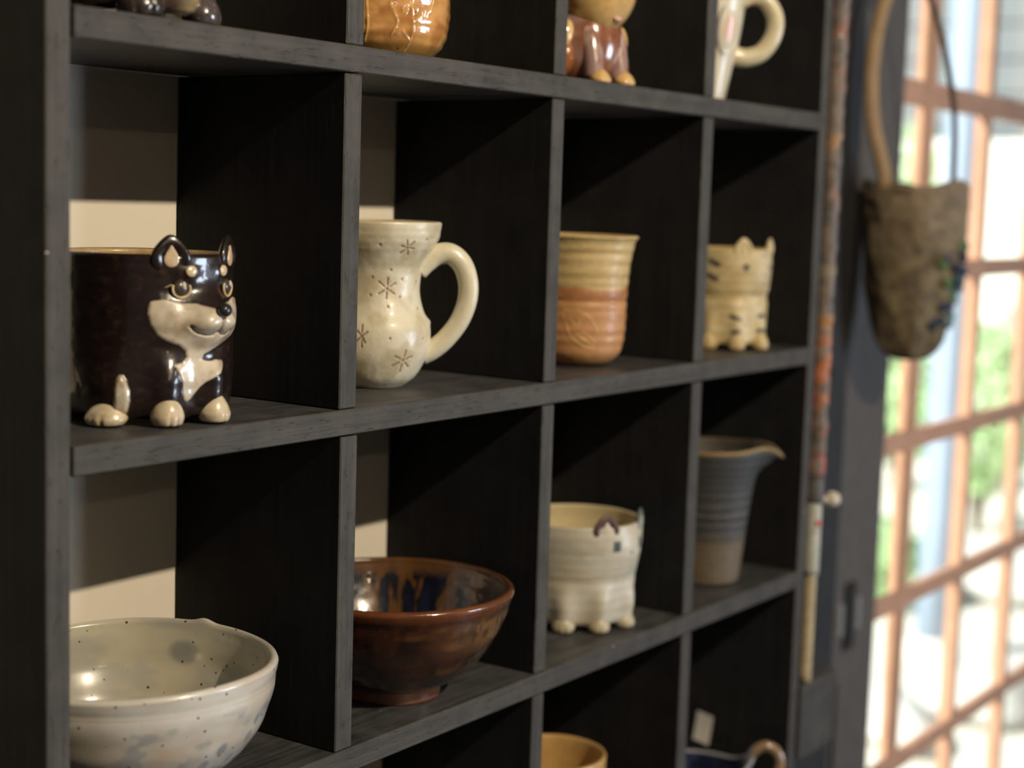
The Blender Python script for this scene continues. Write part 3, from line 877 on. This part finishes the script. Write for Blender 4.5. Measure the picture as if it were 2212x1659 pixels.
# ---- blue-grey lipped pitcher
M_pt = glaze('pitcher_glaze', rough=0.6, coat=0.05, bump=0.2, bscale=160, mott=0.16, mscale=150)
pt = empty('pitcher', (0.7226, 0.0492, -0.1967))
tag(pt, 'slate-blue banded pouring pitcher with a tan lip and bare clay base', 'pitcher')
PAZ = -62
def pt_disp(T, Zz, inner):
    A = np.degrees(T); Zm = Zz*1000
    d = 0.00015*np.sin(Zm*1.0)+0.017*np.exp(-(wrap(A-PAZ)/17)**2)*sm(86, 113, Zm)**1.7
    return d
def pt_z(T, Zz, inner):
    A = np.degrees(T)
    return -0.010*np.exp(-(wrap(A-PAZ)/11)**2)*sm(0.104, 0.114, Zz)+0.004*np.exp(-(wrap(A-PAZ)/40)**2)*sm(0.1, 0.114, Zz)
def pt_col(T, Zz, inner, R):
    A = np.degrees(T); Zm = Zz*1000
    c = base_col(T.shape, S(60, 61, 62))
    b = 0.5+0.5*np.sin(Zm*0.75+2.0*(fbm(A/30, Zm/9, 81, 12)-0.5))
    c = lerp(c, S(98, 93, 84), sm(0.75, 0.98, b)*sm(30, 45, Zm)*sm(86, 70, Zm)*0.8)
    c = lerp(c, S(52, 54, 58), sm(0.4, 0.05, b)*sm(30, 45, Zm)*sm(86, 70, Zm)*0.7)
    c = lerp(c, S(106, 92, 72), sm(44, 32, Zm+5*(fbm(A/14, Zm/6, 83, 25)-0.5))*0.9)
    c = lerp(c, S(140, 120, 84), sm(111, 113, Zm))
    return np.where(inner[..., None], np.array(S(70, 64, 56)), c)
pf, ni = cup_profile([(0.0255, 0.0), (0.0282, 0.0012), (0.0296, 0.008), (0.0322, 0.035), (0.0350, 0.060), (0.0385, 0.085), (0.0430, 0.104), (0.0452, 0.1135)], 0.0040, 0.006, 16)
lathe('body', pf, 300, M_pt, pt, pt_disp, pt_col, ni, pt_z)

# ---- dark speckled footed mug on the top row
M_dp = glaze('dark_pot_glaze', rough=0.25, coat=0.8, bump=0.25, bscale=140, mott=0.35, mscale=150, specks=0.3, speck_scale=260, speck_col=S(150, 130, 100))
dp = empty('footed_pot', (0.074, 0.052, 0.2004))
tag(dp, 'dark brown speckled pot on round feet, directly above the dog mug', 'pot')
DPC = S(44, 36, 32)
def dp_disp(T, Zz, inner):
    A = np.degrees(T); Zm = Zz*1000
    return np.where(inner, 0, 0.0002*np.sin(Zm*0.7)+0.003*np.exp(-(wrap(A+78)/12)**2)*sm(40, 10, Zm))
def dp_col(T, Zz, inner, R):
    A = np.degrees(T); Zm = Zz*1000
    c = lerp(base_col(T.shape, DPC), S(70, 52, 40), sm(0.45, 0.7, fbm(A/15, Zm/9, 91, 24)))
    c = lerp(c, S(168, 146, 106), np.exp(-(wrap(A+78)/9)**2)*sm(48, 30, Zm)*0.9)
    return np.where(inner[..., None], np.array(S(120, 100, 76)), c)
pf, ni = cup_profile([(0.034, 0.004), (0.040, 0.007), (0.0435, 0.018), (0.0455, 0.04), (0.0455, 0.065), (0.0450, 0.082)], 0.004, 0.008, 12)
lathe('body', pf, 220, M_dp, dp, dp_disp, dp_col, ni)
for a in (-118, -48, 30, 150):
    paw(dp, a, 0.040, 0.0125, 0.0105, 0.020, M_dp, S(74, 66, 66) if a == -48 else S(56, 46, 44), 0, (-0.3, 0.3), S(30, 24, 22))

# ---- amber carved vase
M_am = glaze('amber_glaze', rough=0.18, coat=0.95, bump=0.5, bscale=95, mott=0.22, mscale=80, specks=0.08, speck_scale=170, speck_col=S(90, 48, 18), coat_rough=0.04)
am = empty('amber_vase', (0.2845, 0.060, 0.2004))
tag(am, 'glossy amber vase with scratched plant lines and rounded base', 'vase')
AML = [[(-150, 8), (-147, 18), (-149, 40), (-152, 70)], [(-112, 3), (-110, 14), (-113, 30)], [(-113, 30), (-120, 26)], [(-111, 20), (-103, 25)], [(-112, 10), (-119, 15)],
       [(-100, 40), (-112, 34), (-118, 24)], [(-98, 60), (-92, 36), (-98, 26), (-110, 28)], [(-130, 30), (-124, 20), (-128, 12)]]
def am_ln(T, Zz):
    A = np.degrees(T); Zm = Zz*1000; k = 0.8
    m = np.zeros(T.shape)
    for ln in AML:
        for sh in (0, 130, 250):
            m = np.maximum(m, sm(0.75, 0.3, sdf_line(wrap(A-sh+120)*k, Zm, [((a+120)*k, z) for a, z in crom(ln, 5)])))
    return m
def am_disp(T, Zz, inner):
    Zm = Zz*1000; A = np.degrees(T)
    return np.where(inner, 0, 0.0002*np.sin(Zm*0.95)+0.0006*am_ln(T, Zz)+0.0006*(fbm(A/18, Zm/7, 95, 20)-0.5))
def am_col(T, Zz, inner, R):
    A = np.degrees(T); Zm = Zz*1000
    c = lerp(base_col(T.shape, S(204, 152, 92)), S(166, 110, 58), sm(0.4, 0.75, fbm(A/16, Zm/9, 97, 22)))
    c = lerp(c, S(150, 112, 46), sm(16, 4, Zm)*0.7)
    c = lerp(c, S(222, 178, 110), am_ln(T, Zz)*0.75)
    return np.where(inner[..., None], np.array(S(150, 100, 50)), c)
pf, ni = cup_profile([(0.0220, 0.0), (0.0300, 0.0010), (0.0375, 0.006), (0.0425, 0.014), (0.0445, 0.028), (0.0440, 0.055), (0.0415, 0.085), (0.0390, 0.105), (0.0400, 0.118)], 0.004, 0.008, 12)
lathe('body', pf, 420, M_am, am, am_disp, am_col, ni)

# ---- brown seated figurine with a broad tan face
M_fg = glaze('figurine_glaze', rough=0.2, coat=0.9, bump=0.25, bscale=120, mott=0.18, mscale=110, coat_rough=0.05)
fg = empty('figurine', (0.4930, 0.0440, 0.2004), math.radians(-100))
tag(fg, 'brown and lilac glazed seated animal figurine with a tan chin', 'figurine')
FB = S(128, 78, 50); LIL = S(156, 128, 122); FT = S(206, 170, 112)
def fcol(V):
    z = V[:, 2]; x = V[:, 0]
    n = fbm(V[:, 1]*3+5, z*3+5, 101)
    c = np.ones((len(V), 3))*np.array(FB)
    return lerp(c, LIL, sm(0.4, 0.7, n)*sm(-0.3, 0.4, x)*0.8)
blob('body', (0.028, 0.029, 0.038), M_fg, fg, (0.000, 0, 0.0335), None, 48, 36,
     lambda V: np.stack([V[:, 0]*(1-0.15*V[:, 2]), V[:, 1]*(1-0.22*V[:, 2]), np.where(V[:, 2] < -0.85, -0.85+(V[:, 2]+0.85)*0.2, V[:, 2])], 1), fcol)
for s in (-1, 1):
    lg = tube('foreleg', [(0.010, 0.0125*s, 0.042), (0.0175, 0.0130*s, 0.032), (0.0215, 0.0132*s, 0.018), (0.0235, 0.0132*s, 0.005)], [0.0085, 0.0082, 0.0074, 0.0072], M_fg, fg, 20, 8,
              colf=lambda V: lerp(lerp(np.ones((len(V), 3))*np.array(LIL), S(196, 172, 160), sm(0.02, 0.035, V[:, 2])*0.6), FB, sm(0.4, 0.7, fbm(V[:, 1]*260+9, V[:, 2]*130, 77))*0.8))
    pw = paw(fg, math.degrees(math.atan2(0.0135*s, 0.031)), 0.0315, 0.0082, 0.0075, 0.0105, M_fg, FT, -math.degrees(math.atan2(0.0135*s, 0.031)), (-0.25, 0.3), S(110, 70, 36))
    blob('haunch', (0.017, 0.010, 0.017), M_fg, fg, (-0.002, 0.0265*s, 0.0185), None, 28, 20, None,
         lambda V: lerp(np.ones((len(V), 3))*np.array(S(150, 92, 50)), S(205, 160, 110), sm(0.2, 0.9, V[:, 2])*0.5))
    blob('ear', (0.005, 0.0085, 0.015), M_fg, fg, (0.006, 0.0335*s, 0.0660), (0.25*s, 0, 0.2*s), 24, 18, None,
         lambda V: np.ones((len(V), 3))*np.array(S(204, 164, 104)))
    blob('side_tuft', (0.005, 0.0055, 0.010), M_fg, fg, (0.010, 0.0285*s, 0.034), (0.2*s, 0, 0), 20, 14, None,
         lambda V: np.ones((len(V), 3))*np.array(S(206, 170, 112)))
def head_fn(V):
    x, y, z = V[:, 0], V[:, 1], V[:, 2]
    r = 1+0.10*np.exp(-((y/0.16)**2))*np.exp(-(((z+0.05)/0.3)**2))*(x > 0)
    r -= 0.05*np.exp(-(((np.abs(y)-0.36)/0.16)**2))*np.exp(-(((z-0.18)/0.14)**2))*(x > 0)
    r += 0.04*np.exp(-(((np.abs(y)-0.42)/0.2)**2))*np.exp(-(((z+0.15)/0.2)**2))*(x > 0)
    return np.stack([x*r, y*(1-0.20*np.clip(-z, 0, 1)), z], 1)
def head_col(V):
    x, y, z = V[:, 0], V[:, 1], V[:, 2]
    c = np.ones((len(V), 3))*np.array(FT)
    c = lerp(c, S(190, 96, 74), np.exp(-(((np.abs(y)-0.5)/0.14)**2))*np.exp(-(((z+0.12)/0.13)**2))*(x > 0)*0.75)
    c = lerp(c, FB, sm(0.1, -0.2, x))
    return c
hd_ = blob('head', (0.0265, 0.0305, 0.0300), M_fg, fg, (0.0115, 0, 0.0640), None, 64, 48, head_fn, head_col)
blob('mouth', (0.0016, 0.0042, 0.0018), M_fg, hd_, (0.0212, 0, -0.0190), (0, 0.5, 0), 18, 10, None, lambda V: np.ones((len(V), 3))*np.array(S(206, 150, 140)))
blob('nose', (0.003, 0.0045, 0.003), M_fg, hd_, (0.0292, 0, -0.001), None, 18, 12, None, lambda V: np.ones((len(V), 3))*np.array(S(96, 58, 44)))
for s in (-1, 1):
    blob('eye', (0.0016, 0.0036, 0.0028), M_fg, hd_, (0.0248, 0.0105*s, 0.0065), (0, 0, 0.4*s), 16, 10, None, lambda V: np.ones((len(V), 3))*np.array(S(46, 34, 30)))
# ---- white mug with a big ring handle
M_wm = glaze('white_mug_glaze', rough=0.36, coat=0.35, bump=0.08, bscale=220, mott=0.06, mscale=90, coat_rough=0.12)
wm = empty('ring_handle_mug', (0.6700, 0.0440, 0.2004))
tag(wm, 'cream mug on a narrow base with a ring handle and pink oval appliqué', 'mug')
WMC = S(206, 198, 176)
pf, ni = cup_profile([(0.0150, 0.0), (0.0182, 0.001), (0.0200, 0.008), (0.0245, 0.030), (0.0285, 0.050), (0.0315, 0.072), (0.0330, 0.090), (0.0345, 0.104)], 0.004, 0.006, 10)
lathe('body', pf, 200, M_wm, wm, None, lambda T, Zz, inner, R: lerp(base_col(T.shape, WMC), S(186, 176, 150), sm(0.4, 0.8, fbm(np.degrees(T)/24, Zz*80, 111, 15))), ni)
wd_ = Vector((0.62, -0.78, 0)).normalized()
ring = [(0.0235, 0.0385), (0.0340, 0.0365), (0.0470, 0.0410), (0.0560, 0.0540), (0.0570, 0.0690), (0.0490, 0.0815), (0.0380, 0.0845), (0.0290, 0.0820)]
tube('handle', [(wd_.x*r, wd_.y*r, z) for r, z in ring], [0.0078, 0.0074, 0.0070, 0.0068, 0.0068, 0.0068, 0.0070, 0.0075], M_wm, wm, 22, 10,
     colf=lambda V: np.ones((len(V), 3))*np.array(S(204, 192, 160)))
oa = math.radians(-110)
ov = blob('oval_applique', (0.0035, 0.0095, 0.0190), M_wm, wm, (0.0272*math.cos(oa), 0.0272*math.sin(oa), 0.0570), (0, 0.13, oa), 32, 20, None,
          lambda V: lerp(np.ones((len(V), 3))*np.array(WMC), S(206, 158, 136), sm(0.75, 0.3, np.hypot(V[:, 1], V[:, 2]))))
tube('oval_rim', [(0.0006, 0.0102*math.cos(a), 0.0200*math.sin(a)) for a in np.linspace(0, 2*PI, 30)], 0.0013, M_wm, ov, 8, 3,
     colf=lambda V: lerp(np.ones((len(V), 3))*np.array(WMC), S(84, 76, 66), sm(0.004, -0.004, V[:, 1])*0.85))

# ---- bottom row: ochre mug, dark blue jug, paper tag
M_oc = glaze('ochre_glaze', rough=0.4, coat=0.3, bump=0.10, bscale=200, mott=0.12, mscale=120)
oc = empty('ochre_cup', (0.4960, 0.0520, -0.3941))
tag(oc, 'ochre-glazed cup with small side handle on the lowest visible shelf', 'cup')
pf, ni = cup_profile([(0.026, 0.0), (0.031, 0.001), (0.036, 0.010), (0.0395, 0.035), (0.0405, 0.07), (0.0415, 0.1035)], 0.0038, 0.006, 10)
lathe('body', pf, 240, M_oc, oc, None, lambda T, Zz, inner, R: np.where(inner[..., None], np.array(S(196, 158, 98)), lerp(base_col(T.shape, S(188, 152, 96)), S(150, 112, 62), sm(0.4, 0.8, fbm(np.degrees(T)/24, Zz*80, 121, 15)))), ni)
od = Vector((0.60, -0.80, 0)).normalized()
tube('handle', [(od.x*r, od.y*r, z) for r, z in [(0.0385, 0.0820), (0.0470, 0.0855), (0.0560, 0.0770), (0.0570, 0.0620), (0.0500, 0.0470), (0.0390, 0.0400)]], 0.0052, M_oc, oc, 16, 8,
     colf=lambda V: np.ones((len(V), 3))*np.array(S(176, 160, 118)))
M_bj = glaze('blue_jug_glaze', rough=0.25, coat=0.7, bump=0.08, bscale=150, mott=0.15, mscale=100)
bj = empty('blue_jug', (0.7200, 0.0480, -0.3941))
tag(bj, 'dark blue jug with pale rim rising into a loop handle, lowest shelf at right', 'jug')
BAZ = -58
def bj_z(T, Zz, inner):
    A = np.degrees(T)
    return 0.012*np.exp(-(wrap(A-BAZ)/26)**2)*sm(0.018, 0.031, Zz)
def bj_disp(T, Zz, inner):
    A = np.degrees(T)
    return 0.006*np.exp(-(wrap(A-BAZ)/20)**2)*sm(0.018, 0.031, Zz)
def bj_col(T, Zz, inner, R):
    c = lerp(base_col(T.shape, S(26, 32, 52)), S(52, 66, 100), sm(0.5, 0.8, fbm(np.degrees(T)/20, Zz*100, 131, 18)))
    return lerp(c, S(150, 150, 156), sm(0.0302, 0.0310, Zz))
pf, ni = cup_profile([(0.026, 0.0), (0.031, 0.001), (0.037, 0.006), (0.0415, 0.014), (0.0435, 0.023), (0.0445, 0.0310)], 0.0036, 0.006, 14)
lathe('body', pf, 260, M_bj, bj, bj_disp, bj_col, ni, bj_z)
bd = Vector((math.cos(math.radians(BAZ)), math.sin(math.radians(BAZ)), 0))
tube('handle', [(bd.x*r, bd.y*r, z) for r, z in [(0.0450, 0.0405), (0.0510, 0.0490), (0.0590, 0.0530), (0.0680, 0.0490), (0.0720, 0.0390), (0.0690, 0.0270), (0.0580, 0.0170), (0.0410, 0.0120)]], [0.0038, 0.0044, 0.0047, 0.0047, 0.0046, 0.0045, 0.0045, 0.005], M_bj, bj, 16, 8,
     colf=lambda V: lerp(np.ones((len(V), 3))*np.array(S(150, 124, 100)), S(96, 106, 128), sm(0.050, 0.044, np.hypot(V[:, 0], V[:, 1]))))
M_paper = simple('white_paper', (0.72, 0.70, 0.66), 0.8, 0.2, mott=0.04, mscale=80)
bm = bmesh.new()
bmesh.ops.create_grid(bm, x_segments=6, y_segments=10, size=0.5)
for v in bm.verts:
    v.co = Vector((-0.0006-0.0030*(v.co.y+0.5)**2, v.co.x*0.0165, v.co.y*0.0290))
me = bpy.data.meshes.new('paper_tag'); bm.to_mesh(me); bm.free(); me.materials.append(M_paper)
tg = bpy.data.objects.new('paper_tag', me); col.objects.link(tg)
so = tg.modifiers.new('thickness', 'SOLIDIFY'); so.thickness = 0.0004; so.offset = 0
tg.location = (XR4-0.0003, 0.0840, -0.3560); tg.rotation_euler = (0.18, 0, 0)
tag(tg, 'blank white paper tag stuck aslant on the right-hand end panel', 'tag')

# ------------------------------------------------------------------ painted stick beside the unit
M_st = glaze('stick_paint', rough=0.6, coat=0.05, bump=0.5, bscale=150, mott=0.25, mscale=120)
stx, sty = 0.8275, -0.0012
stk = empty('painted_stick', (stx, sty, -0.303))
tag(stk, 'weathered painted stick with orange flakes standing against the shelf end', 'stick')
def stick_col(V):
    z = V[:, 2]
    c = np.ones((len(V), 3))*np.array(S(108, 96, 86))
    c = lerp(c, S(84, 80, 78), sm(0.4, 0.6, vn(z*45, V[:, 0]*300, 5)))
    n = vn(z*120+3, np.arctan2(V[:, 1], V[:, 0])*1.2+9, 9)
    for z0, wz, cc, st in [(0.296, 0.018, S(212, 112, 52), 1.0), (0.265, 0.018, S(206, 110, 56), 1.0), (0.232, 0.008, S(190, 100, 50), 0.6), (0.325, 0.006, S(220, 150, 70), 0.9),
                           (0.200, 0.008, S(196, 60, 44), 0.9), (0.480, 0.006, S(210, 150, 84), 0.9), (0.385, 0.008, S(74, 82, 108), 0.7), (0.370, 0.006, S(170, 150, 110), 0.5), (0.580, 0.014, S(190, 96, 70), 0.5), (0.43, 0.02, S(150, 106, 88), 0.6), (0.535, 0.01, S(180, 120, 90), 0.5)]:
        c = lerp(c, cc, np.exp(-((z-z0)/wz)**4)*st*0.50*sm(0.35, 0.6, n))
    return c
sh = [(0.0004*math.sin(i*1.3), 0.0004*math.cos(i*2.1), 0.165+i*0.0035) for i in range(190)]
tube('shaft', sh, [0.0084+0.0007*math.sin(i*0.9)*math.sin(i*0.23) for i in range(190)], M_st, stk, 20, 1, colf=stick_col, raw=True)
tube('sleeve', [(0, 0, 0.100), (0, 0, 0.125), (0, 0, 0.150), (0, 0, 0.172)], 0.0074, M_st, stk, 20, 4, colf=lambda V: np.ones((len(V), 3))*np.array(S(176, 176, 166)))
tube('lower_tube', [(0, 0, 0.002), (0, 0, 0.03), (0, 0, 0.07), (0, 0, 0.104)], 0.0058, M_st, stk, 20, 4, colf=lambda V: np.ones((len(V), 3))*np.array(S(176, 160, 126)))
tube('peg', [(0.004, -0.002, 0.166), (0.012, -0.006, 0.166), (0.018, -0.009, 0.166)], 0.0028, M_st, stk, 12, 3, colf=lambda V: np.ones((len(V), 3))*np.array(S(190, 178, 160)))
blob('peg_head', (0.0070, 0.0070, 0.0070), M_st, stk, (0.0185, -0.0095, 0.166), None, 20, 14, None, lambda V: np.ones((len(V), 3))*np.array(S(206, 196, 186)))
blob('red_stud', (0.0026, 0.0020, 0.0030), M_st, stk, (-0.0035, -0.0068, 0.147), None, 14, 10, None, lambda V: np.ones((len(V), 3))*np.array(S(226, 84, 66)))

# ------------------------------------------------------------------ hanging clay pouch
M_po = glaze('rough_clay', rough=0.8, coat=0.0, bump=0.9, bscale=85, mott=0.22, mscale=70)
PX, PY, PZ = 1.190, 0.060, -0.040
po = empty('hanging_vase', (PX, PY, PZ), math.radians(-125))
tag(po, 'rough brown clay hanging vase with blue-green beads, slung by a long loop', 'vase')
def po_disp(T, Zz, inner):
    A = np.degrees(T); Zm = Zz*1000
    d = 0.007*(fbm(A/22.5, Zm/22, 141, 16)-0.5)+0.003*(fbm(A/9, Zm/8, 142, 40)-0.5)*sm(80, 130, Zm)
    return np.where(inner, 0, d)
def po_z(T, Zz, inner):
    return sm(0.15, 0.185, Zz)*(0.004*np.sin(T*2+0.7)+0.002*np.sin(T*5))
def po_col(T, Zz, inner, R):
    A = np.degrees(T); Zm = Zz*1000
    c = lerp(base_col(T.shape, S(118, 104, 78)), S(92, 80, 62), sm(0.35, 0.7, fbm(A/14, Zm/9, 143, 25)))
    c = lerp(c, S(140, 122, 104), sm(110, 160, Zm)*0.6*sm(0.3, 0.6, fbm(A/9, Zm/7, 145, 40)))
    return np.where(inner[..., None], np.array(S(60, 52, 42)), c)
pf, ni = cup_profile([(0.0080, 0.0), (0.0200, 0.003), (0.0320, 0.014), (0.0430, 0.040), (0.0505, 0.080), (0.0545, 0.120), (0.0565, 0.155), (0.0570, 0.186)], 0.006, 0.012, 12)
lathe('body', pf, 220, M_po, po, po_disp, po_col, ni, po_z, ell=(0.92, 1.0))
random.seed(3)
for k in range(26):
    a = 24+random.uniform(-24, 28); z = 0.085+random.uniform(-0.045, 0.04)
    r = 0.0435+0.22*(z-0.045) if z < 0.1 else 0.0555
    cc = random.choice([S(40, 66, 104), S(52, 92, 98), S(84, 112, 62), S(36, 46, 66), S(112, 138, 132)])
    blob('glaze_bead', (0.004, 0.0065, 0.006), M_po, po, (r*0.94*math.cos(math.radians(a)), r*math.sin(math.radians(a)), z), (0, 0, math.radians(a)), 12, 8, None,
         lambda V, cc=cc: np.ones((len(V), 3))*np.array(cc))
lp = [(0.010, -0.044, 0.155), (0.014, -0.050, 0.195), (0.012, -0.066, 0.250), (0.010, -0.070, 0.310), (0.006, -0.058, 0.370), (0.0, -0.034, 0.415)]
tube('strap', lp, [0.0080, 0.0082, 0.0084, 0.0082, 0.0076, 0.0062], M_po, po, 14, 8, flat=0.7,
     colf=lambda V: np.ones((len(V), 3))*np.array(S(150, 124, 92)))
lp2 = [(-0.006, 0.048, 0.165), (-0.008, 0.050, 0.205), (-0.008, 0.046, 0.270), (-0.006, 0.028, 0.335), (-0.003, 0.000, 0.390), (0.0, -0.034, 0.415)]
tube('back_strap', lp2, 0.0034, M_po, po, 12, 8, colf=lambda V: np.ones((len(V), 3))*np.array(S(78, 66, 54)))
hk = empty('wall_hook', (PX-0.025, 0.131, PZ+0.405))
tag(hk, 'black iron hook in the dark door stile carrying the hanging vase', 'hook')
tube('hook_arm', [(0.0, -0.001, 0.0), (0.0, -0.03, 0.0), (-0.004, -0.060, -0.001), (-0.008, -0.079, 0.0), (-0.009, -0.085, 0.012)], 0.003, M_black, hk, 10, 6)
blob('hook_plate', (0.012, 0.002, 0.018), M_black, hk, (0, -0.002, 0), None, 18, 10)

# ------------------------------------------------------------------ shelf spotlight, and unseen pendants added as fill
def spot_lamp(loc, target):
    r = empty('ceiling_spotlight', loc)
    tag(r, 'black ceiling spotlight aimed at the pottery shelf', 'lamp')
    dv = (Vector(target)-Vector(loc)).normalized()
    q = dv.to_track_quat('-Z', 'Y').to_euler()
    h = CZ-loc[2]
    tube('stem', [(0, 0, 0.05), (0, 0, h*0.5), (0, 0, h-0.012)], 0.006, M_black, r, 12, 3)
    lathe('ceiling_plate', np.array([(0.001, h-0.02), (0.045, h-0.02), (0.045, h-0.001), (0.001, h-0.001)]), 32, M_black, r)
    sh_ = lathe('lamp_shade', np.array([(0.034, -0.01), (0.036, -0.01), (0.034, 0.04), (0.022, 0.075), (0.001, 0.082), (0.001, 0.080), (0.020, 0.073), (0.032, 0.04)]), 36, M_black, r)
    sh_.rotation_euler = q
    d = bpy.data.lights.new('spot_bulb', 'SPOT')
    d.energy = SPOT_POWER; d.color = (1.0, 0.83, 0.60); d.spot_size = math.radians(84); d.spot_blend = 0.55; d.shadow_soft_size = 0.016
    lo = bpy.data.objects.new('spot_bulb', d); col.objects.link(lo); lo.parent = r; lo.rotation_euler = q
    lo.location = dv*0.012
spot_lamp(SPOT_POS, (0.36, 0.0, 0.05))
M_shade = simple('paper_shade', (0.75, 0.70, 0.60), 0.9, 0.1)
def pendant(x, y, z, label):  # out-of-view lamp added to raise the ambient light in the room
    r = empty('fill_pendant_lamp', (x, y, z)); tag(r, label, 'lamp')
    lathe('lamp_shade', np.array([(0.16, 0.0), (0.13, 0.09), (0.05, 0.16), (0.047, 0.158), (0.127, 0.088), (0.157, 0.001)]), 40, M_shade, r)
    tube('cord', [(0, 0, 0.155), (0, 0, (CZ-z)*0.6), (0, 0, CZ-z-0.001)], 0.003, M_black, r, 8, 3)
    b = blob('bulb', (0.028, 0.028, 0.034), simple('bulb_glass', (0.9, 0.85, 0.7), 0.3), r, (0, 0, 0.07))
    tube('socket', [(0, 0, 0.10), (0, 0, 0.13), (0, 0, 0.157)], 0.016, M_black, r, 12, 3)
    d = bpy.data.lights.new('fill_pendant_bulb', 'POINT'); d.energy = FILL_PENDANT_POWER; d.color = (1.0, 0.82, 0.60); d.shadow_soft_size = 0.035
    lo = bpy.data.objects.new('fill_pendant_bulb', d); col.objects.link(lo); lo.parent = r; lo.location = (0, 0, 0.02)
pendant(-0.6, -2.2, 0.75, 'added paper-shaded fill pendant nearer the left wall')
pendant(1.6, -2.3, 0.75, 'added paper-shaded fill pendant nearer the window wall')

# ------------------------------------------------------------------ the garden seen through the lattice
GZ0 = -1.30
M_gravel = simple('pale_gravel', (0.74, 0.72, 0.66), 0.95, 0.1, mott=0.10, mscale=6, bump=0.5, bscale=30)
gp = box('ground', (-14, 0.25, GZ0-0.1), (40, 40, GZ0), M_gravel)
tag(gp, kind='structure')
M_white = simple('white_garden_wall', (0.86, 0.86, 0.82), 0.9, 0.1, mott=0.03, mscale=3)
gw = box('garden_wall', (9.3, -1.5, GZ0), (9.5, 12, 0.56), M_white, None, 0.02)
tag(gw, 'white sunlit garden wall beyond the lattice', 'wall')
M_fac = wood('grey_siding', (0.20, 0.22, 0.235), (0.27, 0.29, 0.305), 1, 0.8, 0.2, 0.1)
nb = empty('neighbour_house', (12.5, 4, GZ0)); tag(nb, 'grey-sided house standing behind the garden wall', 'building')
box('house_wall', (12.5, -3, GZ0), (13.5, 14, 5.2), M_fac, nb)
for k in range(16):
    z = 0.5+k*0.28
    box('siding_board', (12.46, -3, z), (12.52, 14, z+0.265), M_fac, nb, 0.01)
M_bluepost = simple('pale_blue_post', (0.36, 0.46, 0.60), 0.6, 0.3, mott=0.05, mscale=5)
pp = empty('garden_post', (4.40, 1.165, GZ0)); tag(pp, 'pale blue upright post in the garden', 'post')
lathe('post', np.array([(0.001, 0.0), (0.047, 0.0), (0.047, 0.5), (0.047, 2.9), (0.001, 2.92)]), 24, M_bluepost, pp)
lathe('post_base', np.array([(0.001, 0.0), (0.10, 0.0), (0.095, 0.06), (0.05, 0.09), (0.001, 0.09)]), 24, M_gravel, pp)

M_leaf = simple('leaf_green', (0.46, 0.66, 0.36), 0.5, 0.3, mott=0.35, mscale=4)
M_leaf2 = simple('leaf_lime', (0.56, 0.74, 0.42), 0.5, 0.3, mott=0.3, mscale=4)
M_bark = simple('bark', (0.12, 0.08, 0.05), 0.9, 0.1)
def shrub(x, y, rad, h, label, mat, seed, trunk=0.15):
    rng = np.random.default_rng(seed)
    r = empty('garden_shrub', (x, y, GZ0)); tag(r, label, 'shrub', 'shrubs in the garden')
    V = []; Fc = []
    for k in range(900):
        d = rng.normal(size=3); d /= np.linalg.norm(d)
        q = d*np.array([rad, rad, (h-trunk)/2])*rng.uniform(0.45, 1.0)**0.5+np.array([0, 0, trunk+(h-trunk)/2])
        u = rng.normal(size=3); u /= np.linalg.norm(u); v = np.cross(u, d); v /= np.linalg.norm(v)+1e-6
        s = rng.uniform(0.03, 0.055)
        b = len(V)
        V += [q-u*s, q-v*s*0.45+d*0.006, q+u*s, q+v*s*0.45+d*0.006]
        Fc.append((b, b+1, b+2, b+3))
    f = mesh_obj('foliage', V, Fc, mat, r, smooth=False); f['kind'] = 'stuff'
    for k in range(3):
        a = k*2.1
        tube('stem', [(0, 0, 0), (0.02*math.cos(a), 0.02*math.sin(a), trunk), (rad*0.4*math.cos(a), rad*0.4*math.sin(a), h*0.6)], [0.02, 0.016, 0.008], M_bark, r, 8, 4)
shrub(6.6, 1.77, 0.24, 0.95, 'knee-high lime shrub just right of the pale blue post', M_leaf2, 1)
shrub(7.35, 2.45, 0.26, 0.75, 'low green shrub between the dark door stile and the blue post', M_leaf, 2)
shrub(4.94, 1.56, 0.13, 0.34, 'tiny green shrub low beside the dark door stile', M_leaf, 3, 0.05)
shrub(8.2, 2.82, 0.30, 1.95, 'tall lime shrub behind the hanging vase', M_leaf2, 4, 0.5)
shrub(8.3, 1.85, 0.34, 2.0, 'tall green shrub against the white garden wall at far right', M_leaf, 5, 0.5)
M_rock = simple('pale_stone', (0.62, 0.62, 0.60), 0.9, 0.1, mott=0.2, mscale=8, bump=0.6, bscale=20)
for k, (x, y, s, lb) in enumerate([(4.02, 0.86, 0.16, 'pale garden stone right of the foot of the blue post'), (3.60, 0.98, 0.13, 'small pale garden stone nearest the lattice and door stile'),
                                   (5.45, 1.30, 0.20, 'large pale garden stone behind the foot of the blue post')]):
    rng = np.random.default_rng(50+k)
    ph = rng.uniform(0, 6, 6)
    st = blob('garden_stone', (s*1.25, s, s*0.62), M_rock, None, (x, y, GZ0+s*0.45), (0, 0, k*0.8), 32, 20,
              lambda V: V*(1+0.10*np.sin(V[:, 0]*4+ph[0])+0.08*np.sin(V[:, 1]*5+ph[1])+0.06*np.sin(V[:, 2]*6+ph[2]))[:, None])
    tag(st, lb, 'stone', 'garden stones')
